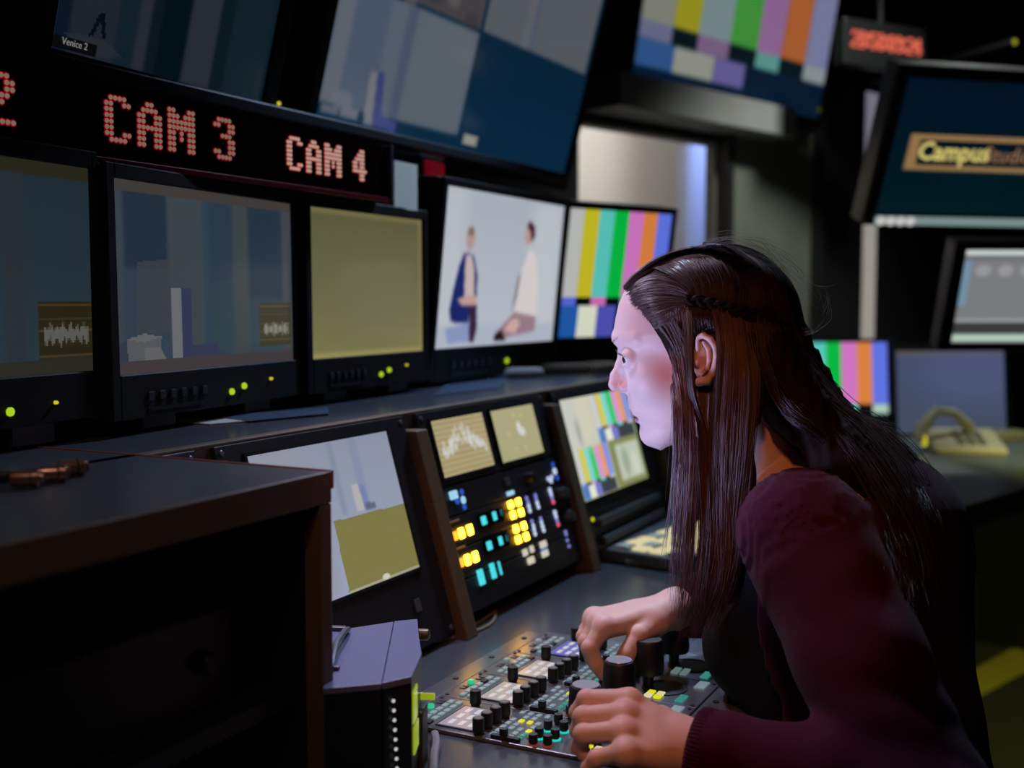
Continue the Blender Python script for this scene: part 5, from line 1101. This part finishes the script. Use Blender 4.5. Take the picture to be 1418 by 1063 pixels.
# temple hair over and in front of the ear, hanging straight down beside the face
def G_(L): return [cast(x, y_, bcap, .0015) if Y is None else atY(x, y_, Y) for x, y_, Y in L]
F1 = [G_([(908, 449, None), (922, 496, None), (933, 545, 1.205), (934, 600, 1.20), (931, 655, 1.205), (925, 715, 1.21), (914, 775, 1.215)]), G_([(921, 438, None), (932, 500, None), (941, 550, 1.20), (943, 620, 1.195), (938, 700, 1.20), (934, 780, 1.205), (930, 840, 1.21)]), G_([(935, 430, None), (944, 500, None), (950, 560, 1.20), (953, 640, 1.195), (949, 740, 1.20), (942, 830, 1.21), (942, 885, 1.21)]), G_([(948, 421, None), (955, 500, None), (960, 560, 1.20), (963, 650, 1.195), (960, 760, 1.205), (950, 850, 1.21), (936, 893, 1.21)])]
strands(F1, 380, 24, .0010, .00036, clump=12, ck=.93, col=(.12, .075, .085), wav=.002, endcut=(.7, 1))
strands(F1, 70, 24, .0016, .00030, clump=0, col=light, wav=.004, flare=.003, endcut=(.5, 1))
F2 = [G_([(946, 428, None), (951, 480, 1.205), (955, 540, 1.20), (970, 600, 1.20), (972, 700, 1.205), (968, 790, 1.21), (938, 893, 1.21)]), G_([(956, 426, None), (958, 470, 1.20), (960, 540, 1.195), (980, 610, 1.20), (984, 700, 1.205), (980, 800, 1.21), (946, 890, 1.21)])]
strands(F2, 120, 24, .0011, .00036, clump=6, ck=.93, col=red, wav=.003, endcut=(.85, 1))
F3 = [G_([(990, 430, None), (998, 480, 1.20), (994, 545, 1.20), (990, 620, 1.20), (990, 720, 1.205), (988, 810, 1.21), (950, 888, 1.215)]), G_([(1003, 432, None), (1010, 500, 1.198), (1005, 600, 1.195), (1002, 700, 1.20), (1000, 800, 1.21), (962, 885, 1.215)]), G_([(1022, 440, None), (1032, 520, 1.195), (1028, 620, 1.19), (1018, 720, 1.20), (1010, 800, 1.21), (978, 882, 1.215)]), G_([(1040, 450, None), (1050, 520, 1.20), (1044, 600, 1.19), (1032, 700, 1.20), (1020, 790, 1.21), (992, 874, 1.215)])]
strands(F3, 620, 24, .002, .0004, clump=22, col=red, wav=.003, endcut=(.8, 1)); strands(F3[:2], 240, 24, .002, .0004, clump=10, col=(.10, .05, .045), wav=.004, endcut=(.85, 1))
strands([G_([(956, 470, 1.205), (960, 540, 1.20), (966, 600, 1.20), (968, 720, 1.205), (955, 880, 1.21)]), G_([(996, 440, None), (1000, 500, 1.20), (988, 548, 1.20), (980, 620, 1.20), (980, 750, 1.205), (962, 880, 1.21)])][::-1][:1] + [G_([(998, 440, None), (1004, 505, 1.20), (996, 560, 1.20), (990, 640, 1.20), (986, 760, 1.205), (968, 880, 1.21)])], 110, 24, .0012, .00038, clump=4, ck=.9, col=red, wav=.003)
strands([G_([(962, 500, 1.245), (964, 552, 1.232), (968, 600, 1.205), (973, 700, 1.205), (955, 880, 1.21)]), G_([(988, 505, 1.245), (986, 560, 1.232), (982, 640, 1.20), (978, 760, 1.205), (960, 885, 1.21)])], 70, 24, .0009, .00036, clump=3, ck=.95, col=red, wav=.003)
# far side of the face and neck
F4 = [G_([(945, 560, 1.40), (948, 640, 1.40), (944, 740, 1.40), (938, 830, 1.39)]), G_([(970, 560, 1.41), (972, 640, 1.41), (968, 740, 1.41), (955, 850, 1.40)]), G_([(1000, 560, 1.41), (1000, 640, 1.42), (995, 740, 1.42), (975, 850, 1.41)])]
strands(F4, 110, 18, .003, .0004, clump=14, col=red, wav=.004)
# down the back
def Bk(L): return [cast(x, y_, bcap, .0015) if k == 0 else cast(x, y_, bcar, .005, 1.27) if k == 1 else atY(x, y_, k) for x, y_, k in L]
F5 = [Bk([(1045, 445, 0), (1060, 520, 1.20), (1085, 572, 1.20), (1130, 604, 1.17), (1180, 652, 1), (1222, 725, 1), (1240, 790, 1)]), Bk([(1068, 450, 0), (1092, 520, 1.22), (1130, 572, 1.21), (1178, 625, 1.17), (1222, 700, 1), (1248, 780, 1), (1256, 850, 1)]), Bk([(1088, 455, 0), (1106, 505, 1.25), (1150, 560, 1.24), (1205, 605, 1.21), (1258, 680, 1), (1286, 770, 1), (1296, 870, 1)]), Bk([(1100, 465, 1.28), (1116, 500, 1.29), (1148, 542, 1.29), (1186, 580, 1.29), (1246, 622, 1.28), (1300, 695, 1.26), (1330, 790, 1.25), (1340, 890, 1.25)])]
strands(F5, 2300, 24, .003, .0004, clump=40, col=(.026, .014, .010), wav=.005, flare=.002, endcut=(.55, 1)); strands(F5[2:], 200, 24, .004, .00035, clump=0, col=light, wav=.009, flare=.004)
strands(F5[3:] + [[p + np.array([0, .06, .002]) for p in F5[3]]], 300, 24, .004, .0004, clump=12, col=dark, wav=.006)
strands([Bk([(1188, 590, 1.24), (1205, 618, 1), (1240, 665, 1), (1264, 740, 1), (1272, 820, 1)]), Bk([(1205, 596, 1.25), (1236, 630, 1), (1280, 692, 1), (1306, 770, 1), (1312, 850, 1)]), Bk([(1215, 600, 1.27), (1252, 632, 1.25), (1302, 694, 1), (1326, 770, 1), (1332, 850, 1)])], 900, 18, .002, .0004, clump=20, col=(.024, .013, .010), wav=.003, endcut=(.6, 1))
# flyaway hairs over the crown and the curl behind the clip
FA = [Bk([(960, 345, 1.30), (1000, 332, 1.30), (1060, 344, 1.30), (1110, 400, 1.29), (1150, 400, 1.28)]), Bk([(985, 340, 1.28), (1040, 336, 1.28), (1100, 380, 1.28), (1128, 430, 1.28), (1118, 470, 1.28)])]
strands(FA, 46, 20, .004, .00012, col=(.30, .24, .18), wav=.012, flare=.006, endcut=(.4, 1), startcut=.5)
strands([[atY(1108, 460, 1.28), atY(1122, 452, 1.28), atY(1132, 432, 1.28), atY(1136, 410, 1.28), atY(1122, 395, 1.28)], [atY(1108, 466, 1.28), atY(1130, 462, 1.28), atY(1150, 440, 1.28), atY(1150, 412, 1.28), atY(1140, 398, 1.28)]], 8, 24, .001, .00011, col=(.34, .27, .20), wav=.004)
strands([Bk([(1185, 575, 1.26), (1220, 585, 1.25), (1250, 612, 1.24)]), Bk([(1190, 585, 1.26), (1235, 600, 1.25), (1262, 640, 1.24)])], 40, 12, .003, .00014, col=(.25, .2, .14), wav=.006, flare=.004)
hs = npmesh('hair_strands', np.concatenate(SV) - PO, np.concatenate(SQ), hairs_m, person, col=np.concatenate(ST)); hs['kind'] = 'stuff'
# twisted braid from the temple to the clip
bp_ = resamp([cast(x, y_, bcap, .003) for x, y_ in ((950, 416), (965, 416), (985, 421), (1010, 428), (1045, 437), (1075, 448), (1100, 460))], 60)
br = B()
for k in range(3):
    P = []
    for i, p in enumerate(bp_):
        a = i * .42 + k * 2.094; d = np.array(ray(*proj(p))); d /= np.linalg.norm(d); t_ = bp_[min(i + 1, 59)] - bp_[max(i - 1, 0)]; t_ /= np.linalg.norm(t_); sd = np.cross(d, t_); P.append(p + sd * math.sin(a) * .0048 - d * (math.sin(2 * a) * .002) - PO)
    br.tube([tuple(p) for p in P], [.0022 + .0012 * math.sin(math.pi * i / 59) for i in range(60)], 8)
br.build('braid', hairm, person, smooth=True)
cl_ = B(); c0_ = atY(1106, 463, 1.285) - PO
for k in range(9): a = k * .7; cl_.lathe([(.0005, -.003), (.0024, -.0018), (.003, 0), (.0024, .0018), (.0005, .003)], c=tuple(c0_ + np.array([.006 * math.cos(a), .002 * (k % 3), .009 * math.sin(a)])), n=10)
cl_.build('hair_clip', mat('amber_bead', (96, 44, 30), .15, coat=1), person, smooth=True)
# brows and lashes
SV, SQ, ST, svn = [], [], [], 0
for s in (1, -1):
    g = [HW(np.array(q_))[0] for q_ in [hp_(*q9) * np.array([1, s, 1]) for q9 in ((848, 472, 10), (855, 466, 26), (868, 463, 42), (887, 469, 56))]]; g2 = [p + np.array([0, 0, -.0035]) for p in g]
    for k in range(70):
        t = rng.random() * .96; P0 = resamp(g, 30)[int(t * 29)] * (1 - (w := rng.random())) + resamp(g2, 30)[int(t * 29)] * w; dr = (resamp(g, 30)[min(int(t * 29) + 1, 29)] - resamp(g, 30)[max(int(t * 29) - 1, 0)]); dr /= np.linalg.norm(dr)
        strands([[P0, P0 + dr * .003 + fh * .0012 + [0, 0, .001], P0 + dr * .006 + fh * .001], [P0, P0 + dr * .003 + fh * .0012 + [0, 0, .001], P0 + dr * .006 + fh * .001]], 1, 5, .0002, .00022, col=(.06, .035, .03), wav=0)
    e = EY[0] if s == 1 else EY[1]
    for k in range(26):
        a = R(-55 + 110 * k / 25); r = 15.4; el = R(17); base = e + np.array([r * math.cos(a) * math.cos(el), s * r * math.sin(a), r * math.sin(el) * math.cos(a)]); out = np.array([math.cos(a), s * math.sin(a), .25])
        P = [HW(base)[0], HW(base + out * 4)[0], HW(base + out * 7 + [0, 0, 3])[0]]; strands([P, P], 1, 5, .0001, .00016, col=(.02, .012, .01), wav=0, endcut=(.9, 1))
npmesh('brow_hair', np.concatenate(SV) - PO, np.concatenate(SQ), hairs_m, person, col=np.concatenate(ST))['kind'] = 'stuff'

# ================================================================ OFFICE CHAIR
sc = Frame(pelvis * [1, 1, 0], math.atan2(tl[1], tl[0]) + math.pi, 0)      # y points where?
ch = empty('office_chair', Matrix.Translation(Vector(pelvis * [1, 1, 0])), 'black office chair she sits on, mostly hidden in the dark', 'chair'); fab = mat('chair_fabric', (20, 22, 32), .85, noise=.2, nscale=200, bump=.3)
zs = float(pelvis[2]) - .125; tfv, tlv = Vector(tf), Vector(tl)
Mx = Matrix(((tf[0], tl[0], 0, 0), (tf[1], tl[1], 0, 0), (0, 0, 1, 0), (0, 0, 0, 1)))
def cb(name, m, *bx, bevel=.01):
    b = B()
    for q_ in bx: b.box(*q_, M=Mx)
    return b.build(name, m, ch, bevel=bevel, seg=3)
cb('seat', fab, (-.24, .26, -.25, .25, zs - .07, zs), bevel=.03); cb('backrest', fab, (-.29, -.235, -.21, .21, zs + .12, zs + .34), bevel=.02); cb('back_support', blackp, (-.30, -.27, -.03, .03, zs - .08, zs + .14)); cb('mount_plate', blackp, (-.29, .10, -.05, .05, zs - .10, zs - .072))
B().lathe([(.028, .10), (.028, zs - .10)], n=20).build('gas_column', greym, ch, smooth=True)
for k in range(5):
    a = k * 2 * math.pi / 5 + .3; d = Vector((math.cos(a), math.sin(a), 0)); B().tube([(0, 0, .11), tuple(d * .15 + Vector((0, 0, .10))), tuple(d * .29 + Vector((0, 0, .07)))], [.024, .020, .014], 10).build('base_arm', blackp, ch, smooth=True)
    B().lathe([(.024, -.018), (.026, -.012), (.026, .012), (.024, .018)], c=tuple(d * .29 + Vector((0, 0, .027))), axis='x' if k % 2 else 'y', n=18).build('caster', blackp, ch, smooth=True)
